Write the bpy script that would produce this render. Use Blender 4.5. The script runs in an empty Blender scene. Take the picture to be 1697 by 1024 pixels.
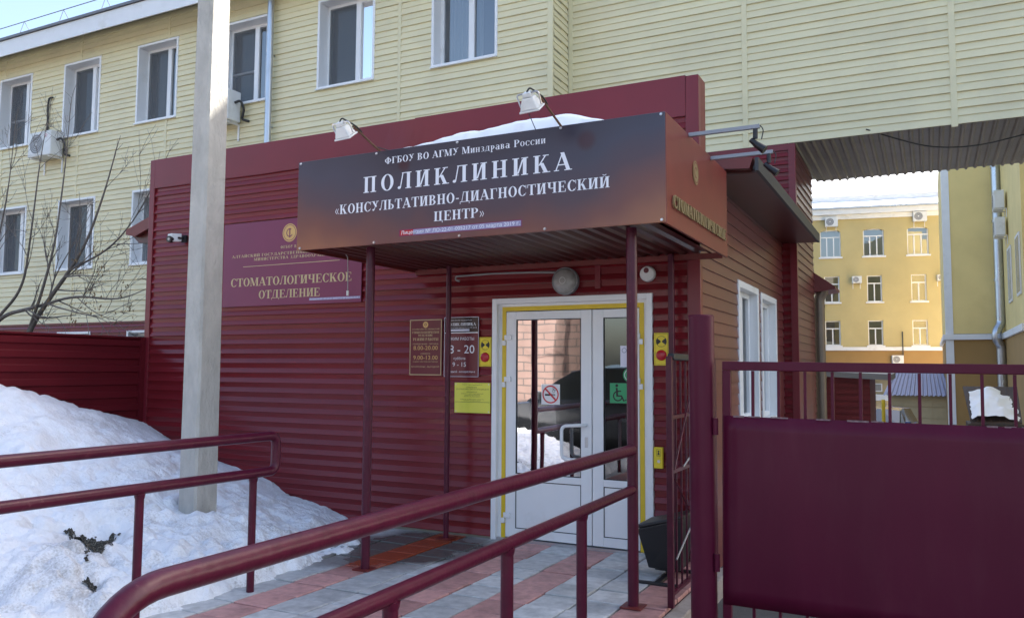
import bpy, bmesh, math, random
from mathutils import Vector, Matrix, noise
R = math.radians
scn = bpy.context.scene
col = scn.collection
random.seed(7)

# ------------------------------------------------------------------ camera
CAM = Vector((0, 0, 1.533))
cd = bpy.data.cameras.new('camera'); cam = bpy.data.objects.new('camera', cd); col.objects.link(cam)
right = Vector((0.8920, 0.4525, 0.0059)); fwd = Vector((-0.4516, 0.8889, 0.0733))
fwd.normalize(); right = (right - fwd * right.dot(fwd)).normalized(); up = right.cross(fwd)
cam.matrix_world = Matrix(((right.x, up.x, -fwd.x, CAM.x), (right.y, up.y, -fwd.y, CAM.y),
                           (right.z, up.z, -fwd.z, CAM.z), (0, 0, 0, 1)))
cd.sensor_width = 36; cd.lens = 28.80; cd.clip_start = 0.05; cd.clip_end = 2000
scn.camera = cam
# ------------------------------------------------------------------ sky, sun, exposure
SUN_EL, SUN_AZ = R(40), R(40)          # azimuth from +Y towards +X
w = bpy.data.worlds.new('World'); scn.world = w; w.use_nodes = True
wn = w.node_tree; bg = wn.nodes['Background']
sky = wn.nodes.new('ShaderNodeTexSky'); sky.sky_type = 'NISHITA'; sky.sun_disc = False
sky.sun_elevation = SUN_EL; sky.sun_rotation = SUN_AZ; sky.air_density = 1.0; sky.dust_density = 3.2; sky.ozone_density = 0.7
wn.links.new(sky.outputs[0], bg.inputs[0]); bg.inputs[1].default_value = 0.12
sd = bpy.data.lights.new('sun', 'SUN'); sd.energy = 3.6; sd.angle = R(0.53); sd.color = (1, 0.95, 0.87)
sun = bpy.data.objects.new('sun', sd); col.objects.link(sun)
sv = Vector((math.cos(SUN_EL) * math.sin(SUN_AZ), math.cos(SUN_EL) * math.cos(SUN_AZ), math.sin(SUN_EL)))
sun.rotation_euler = sv.to_track_quat('Z', 'Y').to_euler(); sun.location = (20, 20, 30)
scn.view_settings.view_transform = 'Standard'; scn.view_settings.look = 'None'
scn.view_settings.exposure = 1.9; scn.view_settings.gamma = 1
scn.cycles.max_bounces = 8; scn.cycles.transparent_max_bounces = 12; scn.cycles.use_denoising = True

# ------------------------------------------------------------------ materials
MATS = {}
def mat(name, c, rough=0.5, metal=0.0, var=0.0, vscale=6.0, bump=0.0, bscale=40.0, coat=0.0, spec=0.5,
        c2=None, c2scale=3.0, c2lo=0.5, c2hi=0.65, rvar=0.0, stretch=(1, 1, 1), objrand=0.0):
    m = bpy.data.materials.new(name); m.use_nodes = True; MATS[name] = m
    nt = m.node_tree; N = nt.nodes; L = nt.links; b = N['Principled BSDF']
    b.inputs['Base Color'].default_value = (*c, 1); b.inputs['Roughness'].default_value = rough
    b.inputs['Metallic'].default_value = metal; b.inputs['Coat Weight'].default_value = coat
    b.inputs['Coat Roughness'].default_value = 0.12; b.inputs['Specular IOR Level'].default_value = spec
    geo = N.new('ShaderNodeNewGeometry'); mp = N.new('ShaderNodeMapping'); mp.inputs['Scale'].default_value = stretch
    L.new(geo.outputs['Position'], mp.inputs[0]); P = mp.outputs[0]
    out = None
    def rgb(cc):
        r = N.new('ShaderNodeRGB'); r.outputs[0].default_value = (*cc, 1); return r.outputs[0]
    out = rgb(c)
    if c2:
        t = N.new('ShaderNodeTexNoise'); t.inputs['Scale'].default_value = c2scale; t.inputs['Detail'].default_value = 6
        t.inputs['Roughness'].default_value = 0.62
        L.new(P, t.inputs['Vector'])
        mr = N.new('ShaderNodeMapRange'); mr.inputs[1].default_value = c2lo; mr.inputs[2].default_value = c2hi
        L.new(t.outputs[0], mr.inputs[0])
        mx = N.new('ShaderNodeMix'); mx.data_type = 'RGBA'; L.new(mr.outputs[0], mx.inputs[0])
        L.new(out, mx.inputs[6]); L.new(rgb(c2), mx.inputs[7]); out = mx.outputs[2]
    if var or objrand:
        t = N.new('ShaderNodeTexNoise'); t.inputs['Scale'].default_value = vscale; t.inputs['Detail'].default_value = 5
        L.new(P, t.inputs['Vector'])
        mr = N.new('ShaderNodeMapRange'); mr.inputs[1].default_value = 0.25; mr.inputs[2].default_value = 0.75
        mr.inputs[3].default_value = 1 - var; mr.inputs[4].default_value = 1 + var
        L.new(t.outputs[0], mr.inputs[0]); f = mr.outputs[0]
        if objrand:
            oi = N.new('ShaderNodeObjectInfo'); m2 = N.new('ShaderNodeMapRange')
            m2.inputs[3].default_value = 1 - objrand; m2.inputs[4].default_value = 1 + objrand
            L.new(oi.outputs['Random'], m2.inputs[0])
            mm = N.new('ShaderNodeMath'); mm.operation = 'MULTIPLY'; L.new(f, mm.inputs[0]); L.new(m2.outputs[0], mm.inputs[1]); f = mm.outputs[0]
        vm = N.new('ShaderNodeVectorMath'); vm.operation = 'SCALE'; L.new(out, vm.inputs[0]); L.new(f, vm.inputs['Scale']); out = vm.outputs[0]
    L.new(out, b.inputs['Base Color'])
    if rvar:
        t = N.new('ShaderNodeTexNoise'); t.inputs['Scale'].default_value = 2.3; t.inputs['Detail'].default_value = 6
        L.new(P, t.inputs['Vector'])
        mr = N.new('ShaderNodeMapRange'); mr.inputs[1].default_value = 0.3; mr.inputs[2].default_value = 0.7
        mr.inputs[3].default_value = max(0.02, rough - rvar); mr.inputs[4].default_value = rough + rvar
        L.new(t.outputs[0], mr.inputs[0]); L.new(mr.outputs[0], b.inputs['Roughness'])
    if bump:
        t = N.new('ShaderNodeTexNoise'); t.inputs['Scale'].default_value = bscale; t.inputs['Detail'].default_value = 8
        L.new(P, t.inputs['Vector'])
        bp = N.new('ShaderNodeBump'); bp.inputs['Strength'].default_value = bump; bp.inputs['Distance'].default_value = 0.02
        L.new(t.outputs[0], bp.inputs['Height']); L.new(bp.outputs[0], b.inputs['Normal'])
    return m

mat('red_siding', (0.165, 0.013, 0.018), 0.25, var=0.07, vscale=1.2, spec=0.34, objrand=0.09, c2=(0.175, 0.020, 0.022), c2scale=1.6, c2lo=0.52, c2hi=0.85, stretch=(1, 1, 0.5))
mat('reflect_tint_siding', (0.150, 0.036, 0.032), 0.30, var=0.08, vscale=2.0, spec=0.45, objrand=0.08)  # same red paint, browned: reflected ochre walls mixed into the base colour
mat('red_trim', (0.165, 0.013, 0.022), 0.30, var=0.08, vscale=1.5, spec=0.4)
mat('rust_red', (0.16, 0.022, 0.018), 0.42, var=0.12, vscale=5)
mat('rail_paint', (0.072, 0.006, 0.021), 0.32, var=0.18, vscale=14, bump=0.10, bscale=40, spec=0.30, c2=(0.14, 0.045, 0.055), c2scale=26, c2lo=0.62, c2hi=0.78)
mat('gate_paint', (0.083, 0.006, 0.023), 0.36, var=0.12, vscale=1.1, spec=0.17, bump=0.12, bscale=5, c2=(0.092, 0.012, 0.029), c2scale=3.0, c2lo=0.50, c2hi=0.80, stretch=(2.2, 2.2, 0.45))
mat('chipped_paint', (0.20, 0.12, 0.125), 0.7, var=0.4, vscale=60)
mat('fence_metal', (0.105, 0.006, 0.011), 0.45, var=0.12, vscale=3, spec=0.3)
mat('yellow_vinyl', (0.745, 0.67, 0.425), 0.5, var=0.03, vscale=1.3, objrand=0.035, c2=(0.66, 0.59, 0.385), c2scale=1.1, c2lo=0.48, c2hi=0.75)
mat('yellow_trim', (0.73, 0.655, 0.41), 0.45, var=0.04)
mat('grey_wall', (0.33, 0.31, 0.26), 0.8, var=0.1)
mat('white_pvc', (0.80, 0.80, 0.80), 0.32, var=0.03, vscale=3, c2=(0.66, 0.65, 0.62), c2scale=2.2, c2lo=0.6, c2hi=0.8)
mat('white_paint', (0.78, 0.78, 0.78), 0.5, var=0.05, vscale=3, c2=(0.6, 0.58, 0.53), c2scale=1.8, c2lo=0.58, c2hi=0.8)
mat('gasket', (0.015, 0.015, 0.017), 0.6)
mat('yellow_tape', (0.72, 0.50, 0.02), 0.45, var=0.06)
mat('yellow_sign', (0.78, 0.60, 0.02), 0.4, var=0.04)
mat('notice_yellow', (0.74, 0.70, 0.08), 0.4, var=0.03)
mat('black_print', (0.012, 0.012, 0.012), 0.5)
mat('black_plastic', (0.012, 0.012, 0.014), 0.45, var=0.2, vscale=12, bump=0.05, bscale=60)
mat('white_print', (0.80, 0.80, 0.84), 0.5)
mat('gold_print', (0.52, 0.40, 0.20), 0.38, metal=0.0, var=0.08)
mat('gold_dull', (0.26, 0.19, 0.085), 0.5, var=0.1)
mat('gold_bright', (0.62, 0.38, 0.12), 0.4)
mat('sign_purple', (0.16, 0.012, 0.065), 0.30, var=0.06, vscale=2)
mat('sign_maroon', (0.12, 0.010, 0.020), 0.28, var=0.1, vscale=3)
mat('sign_black', (0.018, 0.010, 0.012), 0.25)
mat('red_button', (0.45, 0.01, 0.02), 0.25)
mat('sticker_red', (0.60, 0.02, 0.03), 0.4)
mat('sticker_green', (0.03, 0.32, 0.12), 0.4)
mat('sticker_white', (0.80, 0.78, 0.77), 0.4)
mat('paper', (0.72, 0.70, 0.80), 0.6)
mat('concrete', (0.45, 0.43, 0.385), 0.88, var=0.13, vscale=11, bump=0.6, bscale=45, c2=(0.36, 0.34, 0.30), c2scale=6, c2lo=0.53, c2hi=0.72, stretch=(1, 1, 0.45))
mat('kerb_concrete', (0.30, 0.26, 0.23), 0.9, var=0.2, vscale=9, bump=0.4, bscale=40)
mat('galvanised', (0.50, 0.53, 0.58), 0.32, metal=0.85, var=0.08, vscale=5, rvar=0.08)
mat('steel', (0.55, 0.55, 0.56), 0.30, metal=0.9)
mat('rusty_arm', (0.15, 0.075, 0.04), 0.75, var=0.3, vscale=40)
mat('brown_pipe', (0.16, 0.12, 0.09), 0.35, metal=0.5, var=0.1)
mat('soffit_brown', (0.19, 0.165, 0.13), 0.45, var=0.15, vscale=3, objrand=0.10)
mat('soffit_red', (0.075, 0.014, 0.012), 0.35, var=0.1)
mat('lamp_glass', (0.30, 0.29, 0.27), 0.25, var=0.15, vscale=30, coat=0.4)
mat('ac_white', (0.72, 0.72, 0.70), 0.4, var=0.05, c2=(0.55, 0.53, 0.48), c2scale=4, c2lo=0.55, c2hi=0.8)
mat('ac_grille', (0.22, 0.22, 0.23), 0.5)
mat('curtain', (0.66, 0.70, 0.74), 0.8)
mat('blind', (0.20, 0.215, 0.23), 0.7, var=0.05)
mat('interior', (0.10, 0.09, 0.085), 0.9)
mat('roof_metal', (0.16, 0.16, 0.17), 0.5, metal=0.3)
mat('eave_dark', (0.045, 0.045, 0.048), 0.5)
mat('snow', (0.82, 0.83, 0.85), 0.62, var=0.06, vscale=9, bump=0.9, bscale=34, c2=(0.50, 0.475, 0.44), c2scale=2.6, c2lo=0.56, c2hi=0.82)
def gritty_snow():
    m = MATS['snow']; nt = m.node_tree; N = nt.nodes; L = nt.links; b = N['Principled BSDF']
    src = b.inputs['Base Color'].links[0].from_socket
    geo = N.new('ShaderNodeNewGeometry'); sp = N.new('ShaderNodeSeparateXYZ'); L.new(geo.outputs['Position'], sp.inputs[0])
    e = N.new('ShaderNodeMapRange'); e.inputs[1].default_value = -6.2; e.inputs[2].default_value = -4.4; e.inputs[3].default_value = 0.0; e.inputs[4].default_value = 0.13; L.new(sp.outputs[0], e.inputs[0])
    t1 = N.new('ShaderNodeTexNoise'); t1.inputs['Scale'].default_value = 1.7; t1.inputs['Detail'].default_value = 9; t1.inputs['Roughness'].default_value = 0.72; L.new(geo.outputs['Position'], t1.inputs['Vector'])
    t2 = N.new('ShaderNodeTexNoise'); t2.inputs['Scale'].default_value = 75; t2.inputs['Detail'].default_value = 3; L.new(geo.outputs['Position'], t2.inputs['Vector'])
    a = N.new('ShaderNodeMath'); a.operation = 'ADD'; L.new(t1.outputs[0], a.inputs[0]); L.new(e.outputs[0], a.inputs[1])
    a2 = N.new('ShaderNodeMath'); a2.operation = 'MULTIPLY_ADD'; a2.inputs[1].default_value = 0.35; L.new(t2.outputs[0], a2.inputs[0]); L.new(a.outputs[0], a2.inputs[2])
    mr = N.new('ShaderNodeMapRange'); mr.inputs[1].default_value = 0.80; mr.inputs[2].default_value = 0.98; mr.inputs[4].default_value = 0.75; L.new(a2.outputs[0], mr.inputs[0])
    mx = N.new('ShaderNodeMix'); mx.data_type = 'RGBA'; L.new(mr.outputs[0], mx.inputs[0]); L.new(src, mx.inputs[6]); mx.inputs[7].default_value = (0.30, 0.275, 0.25, 1); L.new(mx.outputs[2], b.inputs['Base Color'])
gritty_snow()
mat('clean_snow', (0.92, 0.92, 0.93), 0.6, bump=0.3, bscale=12)
mat('soil', (0.035, 0.030, 0.025), 0.9, var=0.6, vscale=120, bump=0.8, bscale=130, c2=(0.20, 0.19, 0.15), c2scale=110, c2lo=0.52, c2hi=0.58)
mat('asphalt', (0.055, 0.054, 0.055), 0.75, var=0.25, vscale=4, bump=0.3, bscale=90, c2=(0.10, 0.10, 0.10), c2scale=0.7, c2lo=0.45, c2hi=0.7)
mat('bark', (0.14, 0.12, 0.105), 0.9, var=0.3, vscale=30)
mat('seed', (0.20, 0.13, 0.06), 0.8, var=0.3, vscale=40)
mat('ochre', (0.53, 0.43, 0.20), 0.85, var=0.06, vscale=0.8, c2=(0.47, 0.38, 0.18), c2scale=0.35, c2lo=0.45, c2hi=0.7)
mat('ochre_wing', (0.80, 0.63, 0.27), 0.85, var=0.08, vscale=0.8, c2=(0.70, 0.54, 0.23), c2scale=0.5, c2lo=0.45, c2hi=0.75)
mat('arm_grey', (0.30, 0.30, 0.32), 0.45, metal=0.3)
mat('car_glass', (0.01, 0.012, 0.014), 0.06, coat=1.0)
mat('lilac_strip', (0.30, 0.27, 0.42), 0.5, var=0.1, vscale=30)
mat('mortar', (0.03, 0.028, 0.026), 0.95)
mat('ochre_dark', (0.36, 0.215, 0.075), 0.85, var=0.08, vscale=0.9)
mat('shed_roof', (0.22, 0.24, 0.36), 0.4, metal=0.2, var=0.06)
mat('shed_wall', (0.48, 0.38, 0.22), 0.8, var=0.05)
mat('brown_lid', (0.05, 0.03, 0.022), 0.6, var=0.2)
mat('brick', (0.23, 0.155, 0.135), 0.9, var=0.15, vscale=1.5)
def brick_courses():
    m = MATS['brick']; nt = m.node_tree; N = nt.nodes; L = nt.links; b = N['Principled BSDF']; src = b.inputs['Base Color'].links[0].from_socket
    geo = N.new('ShaderNodeNewGeometry'); sp = N.new('ShaderNodeSeparateXYZ'); cb = N.new('ShaderNodeCombineXYZ'); L.new(geo.outputs['Position'], sp.inputs[0]); L.new(sp.outputs[0], cb.inputs[0]); L.new(sp.outputs[2], cb.inputs[1])
    bt_ = N.new('ShaderNodeTexBrick'); bt_.inputs['Scale'].default_value = 1.0; bt_.inputs['Brick Width'].default_value = 0.9; bt_.inputs['Row Height'].default_value = 0.3; bt_.inputs['Mortar Size'].default_value = 0.025
    L.new(cb.outputs[0], bt_.inputs['Vector']); mx = N.new('ShaderNodeMix'); mx.data_type = 'RGBA'; L.new(bt_.outputs['Fac'], mx.inputs[0]); L.new(src, mx.inputs[6]); mx.inputs[7].default_value = (0.10, 0.085, 0.08, 1); L.new(mx.outputs[2], b.inputs['Base Color'])
brick_courses()
mat('birch', (0.55, 0.53, 0.48), 0.85, var=0.1, c2=(0.04, 0.035, 0.03), c2scale=7, c2lo=0.56, c2hi=0.60, stretch=(0.5, 0.5, 2.5))
mat('car_dark', (0.018, 0.020, 0.024), 0.18, coat=1.0)
mat('car_blue', (0.02, 0.06, 0.17), 0.22, coat=1.0)
mat('tyre', (0.02, 0.02, 0.02), 0.8)
mat('rim', (0.4, 0.4, 0.42), 0.3, metal=0.9)
mat('headlamp', (0.6, 0.6, 0.62), 0.1, coat=1.0)
mat('cable', (0.30, 0.29, 0.28), 0.6)
mat('cable_dark', (0.03, 0.03, 0.03), 0.6)
mat('ac_mark', (0.55, 0.03, 0.08), 0.5)

def glass_mat(name, ior=1.75, tint=(0.86, 0.9, 0.92), screen=0.0):
    m = bpy.data.materials.new(name); m.use_nodes = True; MATS[name] = m
    nt = m.node_tree; N = nt.nodes; L = nt.links; N.remove(N['Principled BSDF'])
    o = N['Material Output']; tr = N.new('ShaderNodeBsdfTransparent'); tr.inputs[0].default_value = (*tint, 1)
    gl = N.new('ShaderNodeBsdfGlossy'); gl.inputs['Roughness'].default_value = 0.015
    fr = N.new('ShaderNodeFresnel'); fr.inputs[0].default_value = ior
    n = N.new('ShaderNodeTexNoise'); n.inputs['Scale'].default_value = 1.6; bp = N.new('ShaderNodeBump')
    bp.inputs['Strength'].default_value = 0.05; bp.inputs['Distance'].default_value = 0.02
    geo = N.new('ShaderNodeNewGeometry'); L.new(geo.outputs['Position'], n.inputs['Vector']); L.new(n.outputs[0], bp.inputs['Height'])
    L.new(bp.outputs[0], gl.inputs['Normal'])
    mx = N.new('ShaderNodeMixShader'); L.new(fr.outputs[0], mx.inputs[0]); L.new(tr.outputs[0], mx.inputs[1]); L.new(gl.outputs[0], mx.inputs[2])
    last = mx.outputs[0]
    L.new(last, o.inputs[0]); return m
glass_mat('glass', 3.0)
glass_mat('door_glass', 2.45, (0.5, 0.52, 0.53))

def screen_mat():
    m = bpy.data.materials.new('insect_screen'); m.use_nodes = True; MATS['insect_screen'] = m
    nt = m.node_tree; N = nt.nodes; L = nt.links; b = N['Principled BSDF']; b.inputs['Base Color'].default_value = (0.12, 0.13, 0.14, 1)
    b.inputs['Roughness'].default_value = 0.7
    tr = N.new('ShaderNodeBsdfTransparent'); mx = N.new('ShaderNodeMixShader'); mx.inputs[0].default_value = 0.62
    L.new(tr.outputs[0], mx.inputs[1]); L.new(b.outputs[0], mx.inputs[2]); L.new(mx.outputs[0], N['Material Output'].inputs[0])
screen_mat()

def tile_mat(name, c, wet):
    m = mat(name, c, 0.55, var=0.22, vscale=16, bump=0.2, bscale=30, objrand=0.17, c2=tuple(x * 0.66 for x in c), c2scale=3.4, c2lo=0.50, c2hi=0.74)
    nt = m.node_tree; N = nt.nodes; L = nt.links; b = N['Principled BSDF']
    # meltwater that has soaked the paving round the left posts (irregular outline)
    geo = N.new('ShaderNodeNewGeometry'); vm = N.new('ShaderNodeVectorMath'); vm.operation = 'SUBTRACT'; vm.inputs[1].default_value = (-4.05, 6.0, 0)
    L.new(geo.outputs['Position'], vm.inputs[0]); sc = N.new('ShaderNodeVectorMath'); sc.operation = 'MULTIPLY'; sc.inputs[1].default_value = (1.25, 0.95, 1)
    L.new(vm.outputs[0], sc.inputs[0]); ln = N.new('ShaderNodeVectorMath'); ln.operation = 'LENGTH'; L.new(sc.outputs[0], ln.inputs[0])
    t = N.new('ShaderNodeTexNoise'); t.inputs['Scale'].default_value = 2.6; t.inputs['Detail'].default_value = 7; L.new(geo.outputs['Position'], t.inputs['Vector'])
    ad = N.new('ShaderNodeMath'); ad.operation = 'MULTIPLY_ADD'; ad.inputs[1].default_value = 0.9; L.new(t.outputs[0], ad.inputs[0]); L.new(ln.outputs['Value'], ad.inputs[2])
    mr = N.new('ShaderNodeMapRange'); mr.inputs[1].default_value = 1.02; mr.inputs[2].default_value = 1.38; mr.inputs[3].default_value = 1; mr.inputs[4].default_value = 0
    L.new(ad.outputs[0], mr.inputs[0])
    src = b.inputs['Base Color'].links[0].from_socket
    mx = N.new('ShaderNodeMix'); mx.data_type = 'RGBA'; L.new(mr.outputs[0], mx.inputs[0]); L.new(src, mx.inputs[6]); mx.inputs[7].default_value = (*wet, 1)
    L.new(mx.outputs[2], b.inputs['Base Color'])
    rr = N.new('ShaderNodeMapRange'); rr.inputs[3].default_value = 0.55; rr.inputs[4].default_value = 0.24; L.new(mr.outputs[0], rr.inputs[0]); L.new(rr.outputs[0], b.inputs['Roughness'])
tile_mat('tile_grey', (0.52, 0.515, 0.50), (0.10, 0.10, 0.09))
tile_mat('tile_red', (0.52, 0.27, 0.24), (0.30, 0.055, 0.02))

# printed background of the main banner: dark slate above, warm rust towards the lower corners (flat print)
def banner_mat():
    m = mat('banner_print', (0.05, 0.045, 0.07), 0.30)
    nt = m.node_tree; N = nt.nodes; L = nt.links; b = N['Principled BSDF']
    geo = N.new('ShaderNodeNewGeometry'); sp = N.new('ShaderNodeSeparateXYZ'); L.new(geo.outputs['Position'], sp.inputs[0])
    t = N.new('ShaderNodeTexNoise'); t.inputs['Scale'].default_value = 2.2; t.inputs['Detail'].default_value = 1.5; L.new(geo.outputs['Position'], t.inputs['Vector'])
    u = N.new('ShaderNodeMapRange'); u.inputs[1].default_value = -4.45; u.inputs[2].default_value = -1.45; u.inputs[3].default_value = -1; u.inputs[4].default_value = 1; L.new(sp.outputs[0], u.inputs[0])
    v = N.new('ShaderNodeMapRange'); v.inputs[1].default_value = 3.17; v.inputs[2].default_value = 2.46; L.new(sp.outputs[2], v.inputs[0])
    pw = N.new('ShaderNodeMath'); pw.operation = 'POWER'; pw.inputs[1].default_value = 2; L.new(u.outputs[0], pw.inputs[0])
    a = N.new('ShaderNodeMath'); a.operation = 'MULTIPLY_ADD'; a.inputs[1].default_value = 0.38; L.new(pw.outputs[0], a.inputs[0]); L.new(v.outputs[0], a.inputs[2])
    a2 = N.new('ShaderNodeMath'); a2.operation = 'MULTIPLY_ADD'; a2.inputs[1].default_value = 0.55; L.new(t.outputs[0], a2.inputs[0]); L.new(a.outputs[0], a2.inputs[2])
    cr = N.new('ShaderNodeValToRGB'); e = cr.color_ramp.elements
    e[0].position = 0.25; e[0].color = (0.036, 0.027, 0.040, 1); e[1].position = 1.0; e[1].color = (0.29, 0.105, 0.045, 1)
    for p, c in ((0.46, (0.047, 0.040, 0.062)), (0.64, (0.074, 0.038, 0.050)), (0.82, (0.155, 0.048, 0.036))):
        q = e.new(p); q.color = (*c, 1)
    sc = N.new('ShaderNodeMath'); sc.operation = 'MULTIPLY'; sc.inputs[1].default_value = 0.62; L.new(a2.outputs[0], sc.inputs[0]); L.new(sc.outputs[0], cr.inputs[0])
    # two dark smears in the print
    out = cr.outputs[0]
    for cx, cz, r in ((-1.985, 3.05, 0.075), (-3.44, 3.045, 0.06)):
        vs = N.new('ShaderNodeVectorMath'); vs.operation = 'SUBTRACT'; vs.inputs[1].default_value = (cx, 4.98, cz); L.new(geo.outputs['Position'], vs.inputs[0])
        ln = N.new('ShaderNodeVectorMath'); ln.operation = 'LENGTH'; L.new(vs.outputs[0], ln.inputs[0])
        mr = N.new('ShaderNodeMapRange'); mr.interpolation_type = 'SMOOTHSTEP'; mr.inputs[1].default_value = r * 0.45; mr.inputs[2].default_value = r * 1.15; mr.inputs[3].default_value = 0.75; mr.inputs[4].default_value = 0
        L.new(ln.outputs['Value'], mr.inputs[0])
        mx = N.new('ShaderNodeMix'); mx.data_type = 'RGBA'; L.new(mr.outputs[0], mx.inputs[0]); L.new(out, mx.inputs[6]); mx.inputs[7].default_value = (0.045, 0.008, 0.014, 1); out = mx.outputs[2]
    L.new(out, b.inputs['Base Color'])
banner_mat()

# ------------------------------------------------------------------ mesh helpers
class MB:
    def __init__(s): s.v = []; s.f = []; s.m = []
    def quad(s, a, b, c, d, m=0):
        i = len(s.v); s.v += [tuple(a), tuple(b), tuple(c), tuple(d)]; s.f.append((i, i + 1, i + 2, i + 3)); s.m.append(m); return s
    def poly(s, pts, m=0):
        i = len(s.v); s.v += [tuple(p) for p in pts]; s.f.append(tuple(range(i, i + len(pts)))); s.m.append(m); return s
    def box(s, x0, x1, y0, y1, z0, z1, m=0):
        i = len(s.v)
        s.v += [(x0, y0, z0), (x1, y0, z0), (x1, y1, z0), (x0, y1, z0), (x0, y0, z1), (x1, y0, z1), (x1, y1, z1), (x0, y1, z1)]
        for f in ((0, 3, 2, 1), (4, 5, 6, 7), (0, 1, 5, 4), (1, 2, 6, 5), (2, 3, 7, 6), (3, 0, 4, 7)):
            s.f.append(tuple(i + k for k in f)); s.m.append(m)
        return s
    def hexa(s, p, m=0):   # 8 points, bottom ring then top ring
        i = len(s.v); s.v += [tuple(q) for q in p]
        for f in ((0, 3, 2, 1), (4, 5, 6, 7), (0, 1, 5, 4), (1, 2, 6, 5), (2, 3, 7, 6), (3, 0, 4, 7)):
            s.f.append(tuple(i + k for k in f)); s.m.append(m)
        return s
    def prism(s, poly, fn, d0, d1, m=0):   # poly: 2D outline (ccw), fn(u,v,d)->3D
        n = len(poly); i = len(s.v)
        s.v += [tuple(fn(u, v, d0)) for u, v in poly] + [tuple(fn(u, v, d1)) for u, v in poly]
        s.f.append(tuple(i + k for k in range(n))); s.m.append(m)
        s.f.append(tuple(i + n + k for k in reversed(range(n)))); s.m.append(m)
        for k in range(n):
            s.f.append((i + k, i + n + k, i + n + (k + 1) % n, i + (k + 1) % n)); s.m.append(m)
        return s
    def tube(s, pts, r, n=8, m=0, caps=True):
        pts = [Vector(p) for p in pts]; rs = r if isinstance(r, (list, tuple)) else [r] * len(pts)
        base = len(s.v); prev = None
        for k, p in enumerate(pts):
            if k == 0: t = pts[1] - p
            elif k == len(pts) - 1: t = p - pts[k - 1]
            else: t = (pts[k + 1] - p).normalized() + (p - pts[k - 1]).normalized()
            t.normalize()
            if prev is None:
                a = Vector((0, 0, 1)) if abs(t.z) < 0.9 else Vector((1, 0, 0)); u = t.cross(a).normalized()
            else: u = (prev - t * prev.dot(t)).normalized()
            prev = u; w_ = t.cross(u)
            for j in range(n):
                an = 2 * math.pi * j / n; q = p + (u * math.cos(an) + w_ * math.sin(an)) * rs[k]; s.v.append(tuple(q))
        for k in range(len(pts) - 1):
            for j in range(n):
                a = base + k * n + j; b = base + k * n + (j + 1) % n
                s.f.append((a, b, b + n, a + n)); s.m.append(m)
        if caps:
            s.f.append(tuple(base + j for j in reversed(range(n)))); s.m.append(m)
            e = base + (len(pts) - 1) * n; s.f.append(tuple(e + j for j in range(n))); s.m.append(m)
        return s
    def cyl(s, a, b, r, n=16, m=0): return s.tube([a, b], r, n, m)
    def build(s, name, mats, parent=None, smooth=False, bevel=0.0, local=False, seg=2):
        if isinstance(mats, str): mats = [mats]
        me = bpy.data.meshes.new(name)
        off = Vector((0, 0, 0)) if (parent is None or local) else origin(parent)
        me.from_pydata([(x - off.x, y - off.y, z - off.z) for x, y, z in s.v], [], s.f)
        for q in mats: me.materials.append(MATS[q])
        if len(mats) > 1: me.polygons.foreach_set('material_index', s.m)
        bm = bmesh.new(); bm.from_mesh(me); bmesh.ops.recalc_face_normals(bm, faces=bm.faces) if getattr(s, 'fix', True) else None
        bm.to_mesh(me); bm.free()
        if smooth:
            me.polygons.foreach_set('use_smooth', [True] * len(me.polygons)); me.set_sharp_from_angle(angle=R(38))
        o = bpy.data.objects.new(name, me); col.objects.link(o); o.parent = parent
        if bevel:
            b = o.modifiers.new('bevel', 'BEVEL'); b.width = bevel; b.segments = seg; b.limit_method = 'ANGLE'; b.angle_limit = R(40)
        return o
def origin(o):
    p = Vector((0, 0, 0))
    while o is not None: p += o.location; o = o.parent
    return p
def tag(o, label, cat, group=None):
    o['label'] = label; o['category'] = cat
    if group: o['group'] = group
    return o
def thing(name, label, cat, loc=(0, 0, 0), group=None, rz=0):
    o = bpy.data.objects.new(name, None); col.objects.link(o); o.location = loc; o.rotation_euler = (0, 0, rz); o.empty_display_size = 0.2
    return tag(o, label, cat, group)
def struct(o): o['kind'] = 'structure'; return o
def put(me, name, parent, loc):
    o = bpy.data.objects.new(name, me); col.objects.link(o); o.parent = parent; o.location = Vector(loc) - origin(parent); return o
def bent(pts, rad, n=6):    # polyline with rounded corners
    pts = [Vector(p) for p in pts]; out = [pts[0]]
    for k in range(1, len(pts) - 1):
        a = (pts[k - 1] - pts[k]); b = (pts[k + 1] - pts[k]); d = min(rad, a.length * 0.49, b.length * 0.49); a.normalize(); b.normalize()
        p0 = pts[k] + a * d; p2 = pts[k] + b * d
        for i in range(n + 1):
            t = i / n; out.append(p0 * (1 - t) ** 2 + pts[k] * 2 * t * (1 - t) + p2 * t * t)
    out.append(pts[-1]); return out

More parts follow.
